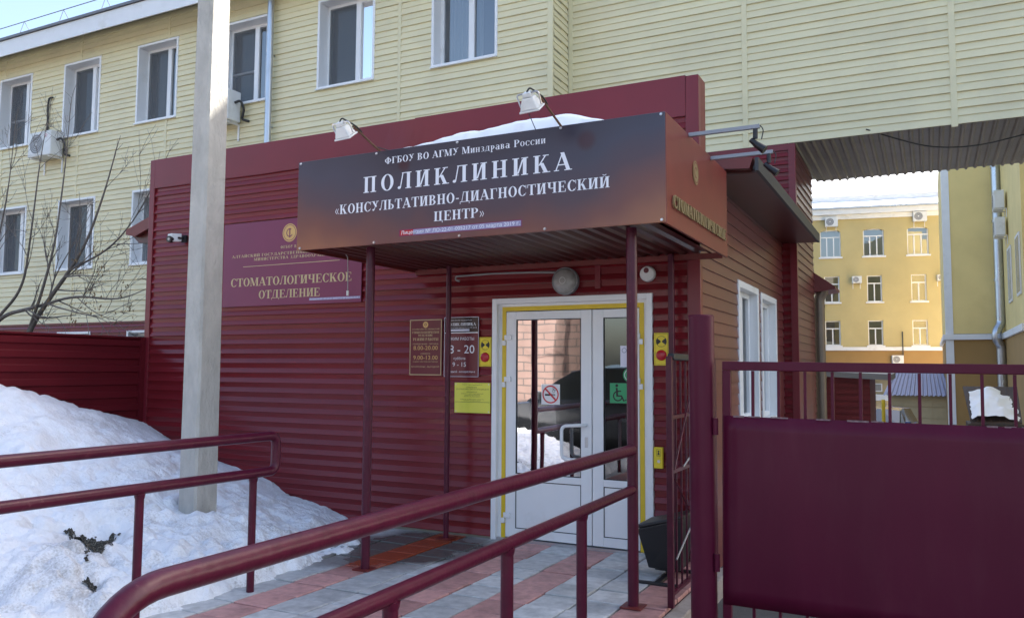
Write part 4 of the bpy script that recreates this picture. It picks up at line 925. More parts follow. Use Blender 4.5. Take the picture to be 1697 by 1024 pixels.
def d_hours1(b, f):
    border(b, f, -4.490, -4.131, 1.473, 2.005, .007, 0)
    disc(b, -4.312, 1.956, .030, f, .0006, 1, 20); disc(b, -4.312, 1.956, .014, f, .0012, 2, 12, .008)
    roman(b, 'АЛТАЙСКИЙ МЕДИЦИНСКИЙ', -4.468, -4.155, 1.908, .011, f, 0, .06); roman(b, 'СТОМАТОЛОГИЧЕСКОЕ', -4.466, -4.155, 1.872, .021, f, 0, .04); roman(b, 'ОТДЕЛЕНИЕ', -4.395, -4.228, 1.844, .019, f, 0, .04)
    roman(b, 'РЕЖИМ РАБОТЫ', -4.455, -4.165, 1.803, .026, f, 0, .03); sans(b, 'ПОНЕДЕЛЬНИК - ПЯТНИЦА', -4.455, -4.165, 1.764, .013, f, 0)
    sans(b, '8.00-20.00', -4.448, -4.172, 1.714, .038, f, 1); sans(b, 'СУББОТА', -4.365, -4.255, 1.672, .012, f, 0); sans(b, '9.00-13.00', -4.448, -4.172, 1.621, .038, f, 1)
    sans(b, 'КАБИНЕТ НЕОТЛОЖНОЙ ПОМОЩИ', -4.450, -4.170, 1.596, .010, f, 0); sans(b, 'ВОСКРЕСЕНЬЕ - ВЫХОДНОЙ', -4.468, -4.155, 1.546, .013, f, 0)
panel('dental_hours_sign', 'maroon opening hours plate with gold border reading 8.00-20.00', 'sign', -4.497, -4.124, 1.466, 2.012, 'sign_maroon', d_hours1, ['gold_print', 'gold_bright', 'sign_maroon'])
def d_hours2(b, f):
    b.poly([f(-4.10, 1.875, .0003), f(-3.728, 1.875, .0003), f(-3.728, 2.018, .0003), f(-4.10, 2.018, .0003)], 1); b.poly([f(-4.10, 1.868, .0004), f(-3.728, 1.868, .0004), f(-3.728, 1.876, .0004), f(-4.10, 1.876, .0004)], 0)
    q = lambda u, v, d: f(u, v, d + .0004)
    sans(b, 'ФГБОУ ВО АГМУ Минздрава России', -4.03, -3.80, 1.985, .009, q, 0); roman(b, 'ПОЛИКЛИНИКА', -4.075, -3.755, 1.938, .028, q, 0, .03); sans(b, 'Консультативно-диагностический центр', -4.075, -3.745, 1.916, .009, q, 0)
    b.poly([q(-4.03, 1.888, .0004), q(-3.825, 1.888, .0004), q(-3.825, 1.906, .0004), q(-4.03, 1.906, .0004)], 2)
    sans(b, 'РЕЖИМ РАБОТЫ', -4.075, -3.775, 1.802, .027, f, 0); sans(b, '8 - 20', -4.045, -3.770, 1.680, .076, f, 0); sans(b, 'суббота', -3.995, -3.868, 1.620, .024, f, 0); sans(b, '9 - 15', -4.005, -3.860, 1.556, .040, f, 0); sans(b, 'Выходной - воскресенье', -4.085, -3.762, 1.500, .017, f, 0)
    border(b, f, -4.10, -3.726, 1.460, 2.020, .004, 2)
panel('clinic_hours_sign', 'dark red and black opening hours plate reading 8 - 20, half behind a post', 'sign', -4.103, -3.724, 1.457, 2.022, 'sign_maroon', d_hours2, ['white_print', 'sign_black', 'paper'])
def d_notice(b, f):
    for x0, x1, z, c in ((-3.90, -3.68, 1.385, .007), (-3.855, -3.74, 1.358, .011), (-3.96, -3.615, 1.341, .010), (-3.85, -3.74, 1.315, .010), (-3.91, -3.67, 1.302, .007), (-3.87, -3.71, 1.288, .008), (-3.88, -3.70, 1.276, .007), (-3.92, -3.66, 1.250, .007), (-3.88, -3.70, 1.238, .007)):
        sans(b, {.011: 'ПОЛИКЛИНИКА', .010: 'КОНСУЛЬТАТИВНО-ДИАГНОСТИЧЕСКИЙ ЦЕНТР', .007: 'Алтайский государственный университет', .008: 'вход для посетителей'}[c], x0, x1, z, c, f, 0)
    b.poly([f(-3.975, 1.226, .0005), f(-3.606, 1.226, .0005), f(-3.606, 1.229, .0005), f(-3.975, 1.229, .0005)], 0)
    for x in (-3.965, -3.615):
        for z in (1.142, 1.392): disc(b, x, z, .006, f, .0006, 1, 8)
panel('yellow_notice', 'square yellow notice plate with small black print left of the door', 'sign', -3.981, -3.600, 1.128, 1.406, 'notice_yellow', d_notice, ['black_print', 'steel'])
def call_sign(x0, x1, z0, z1, label):
    cx = (x0 + x1) / 2
    def dr(b, f):
        disc(b, cx, z1 - .072, .046, f, .0005, 0, 26, .043)
        for a0 in (-38, 142): disc(b, cx, z1 - .072, .044, f, .0007, 0, 8, .006, a0, a0 + 76)
        border(b, f, x0 + .008, x1 - .008, z0 + .008, z1 - .008, .002, 0)
    t = panel('call_button_sign', label, 'sign', x0, x1, z0, z1, 'yellow_sign', dr, ['black_print'], group='yellow call button signs by the door')
    MB().tube([(cx, yw - .004, z0 + .085), (cx, yw - .018, z0 + .085), (cx, yw - .026, z0 + .085), (cx, yw - .028, z0 + .085)], [.045, .043, .030, .004], 24).build('button', 'red_button', t, smooth=True)
call_sign(-3.718, -3.592, 1.557, 1.828, 'yellow call sign with red button left of the door')
call_sign(-2.046, -1.918, 1.572, 1.843, 'yellow call sign with red button right of the door')
def d_box(b, f):
    border(b, f, -2.020, -1.986, .828, .886, .002, 0); disc(b, -2.003, .868, .007, f, .001, 0, 10); disc(b, -2.003, .785, .013, f, .001, 1, 12)
    b.poly([f(-2.012, .838, .001), f(-1.994, .838, .001), f(-2.0, .862, .001), f(-2.008, .862, .001)], 0)
panel('call_box', 'small yellow call box low on the wall right of the door', 'call box', -2.046, -1.972, .728, .900, 'yellow_sign', d_box, ['black_print', 'steel'], th=.035)
# round bulkhead lamp
t = thing('bulkhead_lamp', 'round grey ribbed bulkhead lamp above the door', 'lamp', (-2.84, yw, 2.31))
MB().tube([(-2.84, yw, 2.31), (-2.84, yw - .05, 2.31)], .122, 32).build('rim', 'ac_grille', t, smooth=True)
MB().tube([(-2.84, yw - .05, 2.31), (-2.84, yw - .07, 2.31), (-2.84, yw - .09, 2.31), (-2.84, yw - .10, 2.31), (-2.84, yw - .102, 2.31)], [.112, .106, .085, .045, .003], 32).build('diffuser', 'lamp_glass', t, smooth=True)
b = MB()
for k in range(1, 6): disc(b, -2.84, 2.31, .018 * k + .012, onwall(yw - .104 + .012 * (k / 5) ** 2 * 3), .0, 0, 28, .018 * k + .008)
b.build('rib', 'ac_white', t)
t = thing('wall_sounder', 'round white wall sounder with a dark hole near the annex corner', 'alarm', (-2.092, yw, 2.34))
MB().tube([(-2.092, yw, 2.34), (-2.092, yw - .035, 2.34), (-2.092, yw - .045, 2.34), (-2.092, yw - .046, 2.34)], [.066, .064, .055, .003], 28).build('body', 'ac_white', t, smooth=True)
b = MB(); disc(b, -2.096, 2.368, .023, onwall(yw - .046), .002, 0, 18); b.build('opening', 'sign_maroon', t)
b = MB(); b.tube(bent([(-3.93, YW - .045, 2.36), (-3.97, YW - .05, 2.37), (-3.97, YW - .05, 2.405), (-3.6, YW - .035, 2.415), (-3.2, YW - .035, 2.408), (-2.95, YW - .035, 2.395)], .04), .009, 8)
tag(b.build('conduit', 'cable', smooth=True), 'grey conduit running under the canopy to the round lamp', 'conduit')
t = thing('dangling_cord', 'pale cord with a small plug hanging from the canopy left end', 'cord', (-4.30, 5.5, 2.2))
b = MB(); b.tube(bent([(-4.28, 5.38, 2.47), (-4.26, 5.38, 2.45), (-4.255, 5.38, 2.30), (-4.253, 5.38, 2.17)], .03), .004, 6).build('wire', 'cable', t, smooth=True)
MB().cyl((-4.253, 5.38, 2.13), (-4.253, 5.38, 2.17), .010, 8).build('plug', 'ac_white', t, smooth=True)
# security camera
t = thing('security_camera', 'small white security camera on the red wall left of the pole', 'camera', (-7.72, yw, 3.0))
MB().box(-7.66, -7.59, yw - .03, yw, 2.97, 3.05).box(-7.635, -7.615, yw - .10, yw - .03, 3.0, 3.02).build('bracket', 'black_plastic', t)
MB().hexa([(-7.745, yw - .15, 2.96), (-7.655, yw - .17, 2.96), (-7.625, yw - .05, 2.975), (-7.70, yw - .05, 2.975), (-7.745, yw - .15, 3.055), (-7.655, yw - .17, 3.055), (-7.625, yw - .05, 3.065), (-7.70, yw - .05, 3.065)]).build('housing', 'ac_white', t, bevel=.008)
MB().tube([(-7.685, yw - .14, 2.990), (-7.680, yw - .185, 2.988)], .038, 18).build('lens_ring', 'black_plastic', t, smooth=True)
MB().tube([(-7.680, yw - .185, 2.988), (-7.680, yw - .188, 2.988)], .018, 14).build('lens', 'lamp_glass', t, smooth=True)

# ================================================================== RAILINGS
def rail(name, label, runs, posts, rt, rp, mt='rail_paint'):
    t = thing(name, label, 'handrail', (posts[0][0], posts[0][1], 0), 'handrails of the entrance ramp')
    for pts, r in runs: MB().tube(pts, r, 16).build('rail', mt, t, smooth=True)
    for x, y, z0, z1 in posts:
        MB().cyl((x, y, z0), (x, y, z1), rp, 16).build('post', mt, t, smooth=True)
        MB().tube([(x, y, z1 - .05), (x, y, z1 - .036), (x, y, z1 - .018)], [rp * 1.0, rp * 1.16, rp * 1.25], 14).build('weld', mt, t, smooth=True)
    return t
XN = -1.755
rail('handrail', 'near wine red double handrail running from the door post towards the viewer',
     [(bent([(XN, 5.20, 1.01), (XN, 1.36, .985), (XN, 1.22, .72)], .16, 8), .037), ([(XN, 5.20, .752), (XN, 1.22, .70)], .031)],
     [(XN, 4.33, 0, .742), (XN, 3.42, 0, .730), (XN, 2.5, 0, .715), (XN, 1.6, 0, .705)], .03, .030)
XF = -4.20
rail('handrail', 'far wine red double handrail with a closed loop end in front of the snow bank',
     [(bent([(XF, .8, 1.055), (XF, 4.535, 1.05), (XF, 4.535, .80), (XF, .8, .84)], .07, 8), .034)],
     [(XF, 4.32, -.05, .79), (XF, 3.40, -.05, .80), (XF, 2.48, -.05, .81), (XF, 1.56, -.05, .82)], .03, .026)

# ================================================================== GATE, GRILLE, BIN
gp = thing('gate_post', 'thick round wine red gate post in front of the grille', 'post', (-1.235, 5.0, -.17))
MB().cyl((-1.238, 5.0, -.17), (-1.238, 5.0, 1.862), .078, 28).build('tube', 'gate_paint', gp, smooth=True)
MB().tube([(-1.238, 5.0, 1.8622), (-1.238, 5.0, 1.870)], [.079, .074], 28).build('cap', 'gate_paint', gp, smooth=True)
for z in (.35, 1.15): MB().cyl((-1.150, 4.965, z), (-1.150, 4.965, z + .10), .017, 12).build('hinge', 'gate_paint', gp, smooth=True)
GA = R(-1.0)
gt = thing('metal_gate', 'wide wine red gate leaf with a sheet panel and top bars', 'gate', (-1.125, 5.0, 0)); gt.rotation_euler = (0, R(.55), GA)
def gl(b): return b
MB().box(0, 3.2, -.02, .02, 1.535, 1.588).build('top_rail', 'gate_paint', gt, local=True, bevel=.005)
MB().box(0, .05, -.02, .02, .08, 1.534).build('stile', 'gate_paint', gt, local=True, bevel=.005)
MB().box(3.15, 3.2, -.02, .02, .08, 1.534).build('stile', 'gate_paint', gt, local=True, bevel=.005)
b = MB(); N_ = 36; M_ = 12
for j in range(M_ + 1):
    for i in range(N_ + 1):
        x = .012 + 3.17 * i / N_; z = .165 + 1.10 * j / M_
        b.v.append((x, -.026 - .006 * noise.noise(Vector((x * 1.3, z * 1.5, 4))) - .002 * noise.noise(Vector((x * 4, z * 4, 1))), z + .003 * noise.noise(Vector((x * 6, 0, 0))) * (j == M_)))
for j in range(M_):
    for i in range(N_):
        a = j * (N_ + 1) + i; b.f.append((a, a + 1, a + N_ + 2, a + N_ + 1)); b.m.append(0)
o = b.build('sheet_panel', 'gate_paint', gt, local=True, smooth=True); s_ = o.modifiers.new('th', 'SOLIDIFY'); s_.thickness = .003; s_.offset = 1
for k in range(20):
    x = .178 + .1475 * k
    if x > 3.13: break
    MB().box(x - .008, x + .008, -.010, .008, .03, 1.534).build('bar', 'gate_paint', gt, local=True)
b = MB(); random.seed(21); x = .02
while x < 3.1:     # bare, chipped upper edge of the sheet
    l_ = random.uniform(.01, .12)
    if random.random() < .55: b.box(x, x + l_, -.0295, -.0285 + .0035, 1.2625 - random.uniform(.001, .007), 1.2685)
    x += l_ + random.uniform(.004, .03)
o = b.build('chipped_edge', 'chipped_paint', gt, local=True); o['kind'] = 'stuff'
MB().box(.05, 3.15, -.016, .014, .035, .065).build('bottom_rail', 'gate_paint', gt, local=True)
# grille along the right edge of the platform
gr = thing('side_grille', 'narrow wine red lattice grille between gate post and door wall', 'grille', (-1.53, 5.4, 0))
MB().box(-1.552, -1.512, 5.30, 5.34, 0, 1.625).build('end_post', 'rail_paint', gr, bevel=.004)
MB().box(-1.548, -1.516, 6.56, 6.60, 0, 1.625).build('end_post', 'rail_paint', gr, bevel=.004)
for z in (.07, .855, 1.21, 1.60): MB().box(-1.546, -1.518, 5.34, 6.56, z, z + .024).build('cross_bar', 'rail_paint', gr)
for k in range(9):
    y = 5.46 + .13 * k; MB().box(-1.538, -1.526, y - .006, y + .006, .094, 1.60).build('bar', 'rail_paint', gr)
MB().tube([(-1.515, 5.36, .88), (-1.515, 5.9, 1.50)], .006, 6).build('diagonal_rod', 'rail_paint', gr)
MB().tube([(-1.515, 5.36, .82), (-1.515, 6.0, .38)], .006, 6).build('diagonal_rod', 'rail_paint', gr)
for z0, z1, ya, yb_ in ((.30, .50, 5.36, 5.85), (.88, .97, 5.55, 5.85)): MB().tube([(-1.505, ya, z0), (-1.505, yb_, z1)], .006, 6).build('diagonal_rod', 'cable', gr)
MB().box(-1.55, -1.50, 5.33, 5.85, 1.600, 1.645).build('top_pad', 'black_plastic', gr, bevel=.01)
# bin
bn = thing('trash_bin', 'black wide-topped bin standing behind the side grille', 'bin', (-1.79, 6.12, 0))
MB().hexa([(-1.90, 6.0, .07), (-1.66, 6.0, .07), (-1.66, 6.24, .07), (-1.90, 6.24, .07), (-1.965, 5.93, .36), (-1.62, 5.93, .46), (-1.62, 6.30, .46), (-1.965, 6.30, .36)]).build('body', 'black_plastic', bn, bevel=.01)
MB().hexa([(-1.975, 5.92, .362), (-1.61, 5.92, .462), (-1.61, 6.31, .462), (-1.975, 6.31, .362), (-1.975, 5.92, .385), (-1.61, 5.92, .485), (-1.61, 6.31, .485), (-1.975, 6.31, .385)]).build('rim', 'black_plastic', bn, bevel=.006)
MB().box(-1.93, -1.63, 5.80, 5.83, .0, .022).box(-1.93, -1.63, 6.26, 6.29, .0, .022).box(-1.80, -1.76, 5.83, 6.26, .0, .022).box(-1.80, -1.76, 6.1, 6.14, .022, .07).build('stand', 'black_plastic', bn, bevel=.004)

# ================================================================== CONCRETE POLE
up_ = thing('utility_pole', 'tall square concrete pole rising out of the snow bank', 'pole', (-5.53, 5.06, .0))
def ring_at(z):
    t = z / 9.5; hx = .105 - .022 * t; hy = .125 - .03 * t; cx = -5.535 - .01 * t; cy = 5.06; c = .018
    return [(cx - hx + c, cy - hy, z), (cx + hx - c, cy - hy, z), (cx + hx, cy - hy + c, z), (cx + hx, cy + hy - c, z), (cx + hx - c, cy + hy, z), (cx - hx + c, cy + hy, z), (cx - hx, cy + hy - c, z), (cx - hx, cy - hy + c, z)]
b = MB(); zs = [-.3 + .4 * k for k in range(25)]
for z in zs: b.v += [(x + .0025 * noise.noise(Vector((x * 3, y * 3, z * 2.0))), y + .0025 * noise.noise(Vector((x * 3, z * 2.0, y))), z_) for x, y, z_ in ring_at(z)]
for k in range(len(zs) - 1):
    for j in range(8): b.f.append((k * 8 + j, k * 8 + (j + 1) % 8, k * 8 + 8 + (j + 1) % 8, k * 8 + 8 + j)); b.m.append(0)
b.poly(ring_at(zs[-1])); b.build('shaft', 'concrete', up_)

# ================================================================== LEFT FENCE
fn = thing('sheet_fence', 'dark wine red corrugated sheet fence behind the snow bank', 'fence', (-8.25, 4, 0))
me_l = 2.0; fp = [(0, 0), (.0, .03), (.022, .045), (.022, .105), (0, .12), (0, .148)]
b = MB()
for k in range(14):
    for (d0, a0), (d1, a1) in zip(fp, fp[1:]): b.quad((d0, 0, k * .148 + a0), (d0, me_l - .003, k * .148 + a0), (d1, me_l - .003, k * .148 + a1), (d1, 0, k * .148 + a1))
me = bpy.data.meshes.new('sheet'); me.from_pydata(b.v, [], b.f); me.materials.append(MATS['fence_metal'])
for k in range(4): put(me, 'sheet', fn, (-8.262, YW - .035 - me_l * (k + 1), -.19))
MB().box(-8.30, -8.215, YW - .085, YW - .032, -.2, 1.884).build('corner_post', 'fence_metal', fn)
MB().box(-8.285, -8.235, YW - .035 - 8, YW - .086, 1.864, 1.884).build('top_cap', 'fence_metal', fn)
for k in range(4): MB().box(-8.33, -8.27, YW - .2 - 2 * k - .06, YW - .2 - 2 * k, -.2, 1.86).build('post', 'fence_metal', fn)

# ================================================================== BARE SHRUB TREE behind the fence
tr = thing('bare_tree', 'leafless ash-leaved tree with dry seed clusters behind the left fence', 'tree', (-12.2, 7.6, 0))
random.seed(11)
bt = MB(); tips = []
def branch(p, d, L, r, depth):
    n = max(4, int(L / .16)); pts = [Vector(p)]; rs = [r]; d = Vector(d).normalized()
    for k in range(n):
        d = (d + Vector((random.gauss(0, .10), random.gauss(0, .07), random.gauss(.03, .09)))).normalized()
        pts.append(pts[-1] + d * (L / n)); rs.append(max(.0022, r * (1 - .75 * (k + 1) / n)))
    bt.tube(pts, rs, 6 if r > .012 else 4)
    if depth > 0:
        for _ in range(int(2 + L * 1.9)):
            i = random.randint(1, n - 1); a = random.uniform(.35, 1.0) * random.choice((-1, 1))
            tdir = (pts[i] - pts[i - 1]).normalized(); q = Vector((tdir.x * math.cos(a) - tdir.z * math.sin(a), random.uniform(-.35, .35), tdir.x * math.sin(a) + tdir.z * math.cos(a) + .22))
            branch(pts[i], q, L * random.uniform(.32, .62), max(.0035, rs[i] * .62), depth - 1)
    else: tips.append((pts[-1], pts[-2]))
def limb(pts, r0, r1, depth=2, kids=6):
    pts = [Vector(p) for p in pts]; q = bent(pts, .35, 5); rs = [r0 + (r1 - r0) * k / (len(q) - 1) for k in range(len(q))]; rs = [x_ * .72 for x_ in rs]; bt.tube(q, rs, 8)
    for k in range(kids):
        i = random.randint(len(q) // 4, len(q) - 2); tdir = (q[i + 1] - q[i - 1]).normalized(); a = random.uniform(.3, 1.1) * random.choice((-1, 1))
        v = Vector((tdir.x * math.cos(a) - tdir.z * math.sin(a), random.uniform(-.3, .3), tdir.x * math.sin(a) + tdir.z * math.cos(a) + .25)); branch(q[i], v, random.uniform(.5, 1.2), max(.005, rs[i] * .5), depth - 1)
    branch(q[-1], q[-1] - q[-2], random.uniform(.25, .5), r1, 1)
limb([(-12.5, 7.7, -.1), (-12.2, 7.65, 1.5), (-11.93, 7.6, 2.04), (-11.54, 7.6, 2.46), (-11.02, 7.6, 2.93), (-10.68, 7.6, 3.32), (-10.35, 7.6, 4.0), (-10.17, 7.6, 4.5)], .065, .012, 3, 10)
limb([(-11.93, 7.6, 2.04), (-11.5, 7.5, 2.6), (-11.25, 7.5, 3.3), (-11.1, 7.5, 4.4), (-11.05, 7.5, 5.2)], .035, .008, 3, 7)
limb([(-14.0, 7.7, -.1), (-13.6, 7.6, 1.4), (-12.65, 7.6, 2.3), (-11.69, 7.6, 2.42), (-10.93, 7.6, 2.55), (-9.92, 7.6, 2.45), (-9.3, 7.6, 2.62)], .06, .008, 3, 10)
limb([(-12.65, 7.6, 2.3), (-12.1, 7.6, 2.7), (-11.9, 7.55, 3.5), (-11.7, 7.5, 4.5), (-11.6, 7.5, 5.0)], .03, .007, 2, 6)
limb([(-11.02, 7.6, 2.93), (-10.3, 7.7, 3.2), (-9.7, 7.7, 3.7), (-9.3, 7.7, 4.3)], .022, .006, 2, 6)
limb([(-13.2, 7.6, 1.9), (-12.9, 7.6, 3.0), (-12.6, 7.6, 4.2), (-12.5, 7.6, 5.2)], .03, .008, 3, 7)
limb([(-11.54, 7.6, 2.46), (-10.9, 7.4, 2.35), (-10.1, 7.4, 2.2), (-9.6, 7.4, 2.35)], .018, .005, 2, 6)
bt.build('branches', 'bark', tr, smooth=True)
b = MB(); random.shuffle(tips)
for k in range(18):
    cx, cz = random.choice(((-10.6, 2.75), (-10.2, 2.9), (-9.9, 2.45), (-10.5, 2.3), (-11.6, 2.4), (-10.2, 2.35), (-9.7, 2.3))); c = Vector((cx + random.gauss(0, .18), 7.5 + random.uniform(-.2, .2), cz + random.gauss(0, .14)))
    for q in range(9):
        p = c + Vector((random.gauss(0, .03), random.gauss(0, .03), random.gauss(0, .05))); a = random.uniform(0, 6.28); u = Vector((math.cos(a), math.sin(a), 0)) * .011; v = Vector((random.gauss(0, .01), 0, -.045))
        b.poly([p, p + u + v * .6, p + v, p - u + v * .6])
o = b.build('seed_clusters', 'seed', tr); o['kind'] = 'stuff'

# ================================================================== COURTYARD BEYOND THE PASSAGE
GZ = -1.22
fa = R(10.28); fo = Vector((-2.529, 50.344, 0))
fb = thing('courtyard_building', 'ochre three storey building with white cornice at the back of the courtyard', 'building', (fo.x, fo.y, GZ), rz=fa)
z_ = lambda z: z - GZ
FH = []
for a, c in ((-2.92, -1.81), (-.62, .47), (1.67, 2.76), (-5.2, -4.1), (-7.5, -6.4)): FH.append((a, c, 8.05, 9.62, 'arch'))
for a, c in ((-2.74, -1.92), (-.47, .31), (1.81, 2.59), (-5.0, -4.2), (-7.3, -6.5)): FH.append((a, c, 5.45, 6.95, '')); FH.append((a, c, 2.99, 4.40, ''))
b = MB(); wall_holes(b, -12, 6, 2.9 - GZ, 10.2 - GZ, 0, .5, [(h[0], h[1], h[2] - GZ, h[3] - GZ) for h in FH]); b.build('wall', 'ochre', fb, local=True)
MB().box(-12, 6, -.03, .5, 0, 2.7 - GZ).build('ground_storey', 'ochre_dark', fb, local=True)
MB().box(-12, 6, -.12, .48, 2.70 - GZ, 2.90 - GZ).build('band', 'white_paint', fb, local=True)
b = MB(); b.box(-12, 6, -.15, .5, 10.2 - GZ, 10.45 - GZ).box(-12, 6, -.38, .5, 10.452 - GZ, 10.75 - GZ); b.build('cornice', 'white_paint', fb, local=True)
b = MB(); b.prism([(-.5, 10.755 - GZ), (-.5, 10.81 - GZ), (2.0, 11.5 - GZ), (2.0, 10.755 - GZ)], lambda u, v, d: (d, u, v), -12, 6); b.build('roof', 'galvanised', fb, local=True)
b = MB()
for i in range(46):
    for j in range(10):
        f = lambda i, j: (-12 + 18 * i / 46, -.42 + 2.4 * j / 10, 10.84 - GZ + .69 * (.05 + 2.4 * j / 10) / 2.5 + .10 * (1 + noise.noise(Vector((i * .35, j * .5, 0)))) * (min(1, j / 1.6)))
        b.quad(f(i, j), f(i + 1, j), f(i + 1, j + 1), f(i, j + 1))
o = b.build('roof_snow', 'clean_snow', fb, local=True, smooth=True)
b = MB(); b.box(-12, 6, 2.02, 2.3, 10.8 - GZ, 11.9 - GZ); b.build('attic', 'white_paint', fb, local=True)
b = MB(); b.prism([(1.9, 11.905 - GZ), (1.9, 12.0 - GZ), (9, 15.2 - GZ), (9, 11.905 - GZ)], lambda u, v, d: (d, u, v), -12, 6); b.build('upper_roof', 'clean_snow', fb, local=True)
MB().box(-12, 6, .5, 8, 0, .2).box(-12, 6, 7.8, 8, .2, 11.8 - GZ).box(-12, 6, .5, 7.8, 4.6 - GZ, 4.8 - GZ).box(-12, 6, .5, 7.8, 7.3 - GZ, 7.5 - GZ).build('inner_shell', 'interior', fb, local=True)
def far_window(h):
    a, c, p, q, kind = h; p -= GZ; q -= GZ
    b = MB(); t = .06; y0, y1 = .10, .18
    b.box(a, a + t, y0, y1, p, q).box(c - t, c, y0, y1, p, q).box(a + t, c - t, y0, y1, p, p + t).box(a + t, c - t, y0, y1, q - t, q)
    if kind:
        zq = q - .42; b.box(a + t, c - t, y0, y1, zq - .03, zq + .03)
        for k in (1, 2): x = a + (c - a) * k / 3; b.box(x - .03, x + .03, y0, y1, p + t, zq - .03)
    else:
        zq = q - .45; b.box(a + t, c - t, y0, y1, zq - .03, zq + .03); x = (a + c) / 2; b.box(x - .03, x + .03, y0, y1, p + t, zq - .03)
    o = b.build('window', 'white_pvc', fb, local=True)
    MB().quad((a, .15, p), (c, .15, p), (c, .15, q), (a, .15, q)).build('pane', 'glass', o, local=True)
    if kind:
        MB().quad((a, .24, p), (c, .24, p), (c, .24, q), (a, .24, q)).build('curtain', 'curtain', o, local=True)
        for s_ in (-1, 1):   # spandrels that round off the head
            cx = (a + c) / 2; hw = (c - a) / 2; pts = [(cx + s_ * hw, q)] + [(cx + s_ * hw * math.sin(R(t_)), q - .16 * (1 - math.cos(R(t_)))) for t_ in (90, 70, 50, 30, 0)]
            bb = MB(); bb.prism(pts if s_ < 0 else pts[::-1], lambda u, v, d: (u, d, v), .002, .49); bb.build('spandrel', 'ochre', o, local=True)
    MB().box(a - .08, c + .08, -.10, .1, p - .09, p - .002).build('sill', 'white_paint', o, local=True)
for h in FH: far_window(h)
def on_far(u, z): return (fo.x + u * math.cos(fa), fo.y + u * math.sin(fa), z)
for u, z, s_, lab in ((-2.30, 9.78, .68, 'air conditioner under the far cornice, left of two'), (2.31, 9.88, .70, 'air conditioner under the far cornice, right of two'),
                   (-1.02, 6.50, .5, 'air conditioner left of the middle far window'), (3.30, 6.54, .42, 'air conditioner at the right edge of the far wall'), (.98, 1.98, .58, 'air conditioner low on the far building over the gate rail')):
    ac_unit(on_far(u, z), lab, s_, s_ * .78, .28, 'air conditioners on the courtyard building', fa)
MB_ = MB().tube([(on_far(1.30, 4.0)[0], on_far(1.30, 4.0)[1] - .04, 3.75), (on_far(1.30, 3)[0], on_far(1.30, 3)[1] - .15, 2.8), (on_far(1.30, 2.4)[0], on_far(1.30, 2.4)[1] - .1, 2.3)], .03, 6)
tag(MB_.build('hose', 'cable_dark', smooth=True), 'dark hose above the low air conditioner on the far building', 'hose')
# right wing of the courtyard
rw = thing('courtyard_wing', 'tall ochre wing with white corner strip at the right of the courtyard', 'building', (1.5, 34, GZ))
MB().box(.62, 2.45, 34.0, 44, 2.92, 10.5).build('wall', 'ochre_wing', rw)
MB().box(.60, 2.45, 33.98, 44, GZ, 2.70).build('ground_storey', 'ochre_dark', rw)
MB().box(.50, 2.36, 33.86, 44, 2.70, 2.90).build('band', 'white_paint', rw)
MB().box(.585, .84, 33.975, 34.2, 2.902, 12).build('corner_strip', 'white_paint', rw)
MB().box(.585, .84, 33.955, 34.2, GZ, 2.69).build('corner_strip', 'white_paint', rw)
MB().box(2.46, 9, 27, 44, 2.92, 10).build('wall', 'ochre_wing', rw)
MB().box(2.445, 9, 26.98, 44, GZ, 2.70).build('ground_storey', 'ochre_dark', rw)
MB().box(2.36, 9, 26.9, 44, 2.705, 2.905).build('band', 'white_paint', rw)
MB().box(4.5, 8.9, 16, 26.9, GZ, 12.5).build('wall', 'ochre_wing', rw)  # added block out of view, blocks the sun from the passage wall
for y in (27.6, 30.4):
    o = MB().box(2.42, 2.455, y, y + 1.2, 3.8, 5.6).build('window', 'white_pvc', rw)
    MB().quad((2.418, y + .08, 3.88), (2.418, y + 1.12, 3.88), (2.418, y + 1.12, 5.52), (2.418, y + .08, 5.52)).build('pane', 'lamp_glass', o)
wp = thing('wing_drainpipe', 'bright galvanised drainpipe with an elbow in the corner of the courtyard wing', 'drainpipe', (2.3, 33.6, GZ))
MB().tube(bent([(2.32, 33.62, 11.5), (2.32, 33.62, 3.25), (2.16, 33.5, 2.95), (2.16, 33.5, 2.68), (2.30, 33.6, 2.45), (2.30, 33.6, GZ)], .12), .15, 18).build('pipe', 'galvanised', wp, smooth=True)
for z in (8.9, 6.9, 4.8, 1.2): MB().cyl((2.31, 33.61, z - .05), (2.31, 33.61, z + .05), .165, 18).build('clamp', 'galvanised', wp, smooth=True)
for k, z in enumerate((6.95, 6.05)): ac_unit((2.44, 31.6, z), ('upper' if not k else 'lower') + ' air conditioner on the courtyard wing by the bright drainpipe', .85, .6, .3, 'air conditioners on the courtyard wing', R(-90))
# small buildings and things behind the gate
kk = 1.263
ks = thing('red_shed', 'dark red sided shed with a flat dark roof behind the gate', 'shed', (-2.0, 24, GZ))
MB().box(-3.3, -1.42, 24.0, 26.5, GZ, 1.42).build('wall', 'fence_metal', ks)
b = MB()
for k in range(15): MB().box(-3.3, -1.42, 23.96, 23.998, GZ + .05 + .175 * k, GZ + .05 + .175 * k + .11).build('board', 'fence_metal', ks)
b = MB(); b.hexa([(-3.5, 23.7, 1.44), (-.88, 23.7, 1.30), (-.88, 26.7, 1.34), (-3.5, 26.7, 1.48), (-3.5, 23.7, 1.56), (-.88, 23.7, 1.46), (-.88, 26.7, 1.50), (-3.5, 26.7, 1.60)]); b.build('roof', 'roof_metal', ks)
sh = thing('beige_shed', 'low beige panelled shed with a blue grey corrugated roof', 'shed', (-.4, 37, GZ))
MB().box(-1.48, .62, 36.9, 40, GZ, .60).build('wall', 'shed_wall', sh)
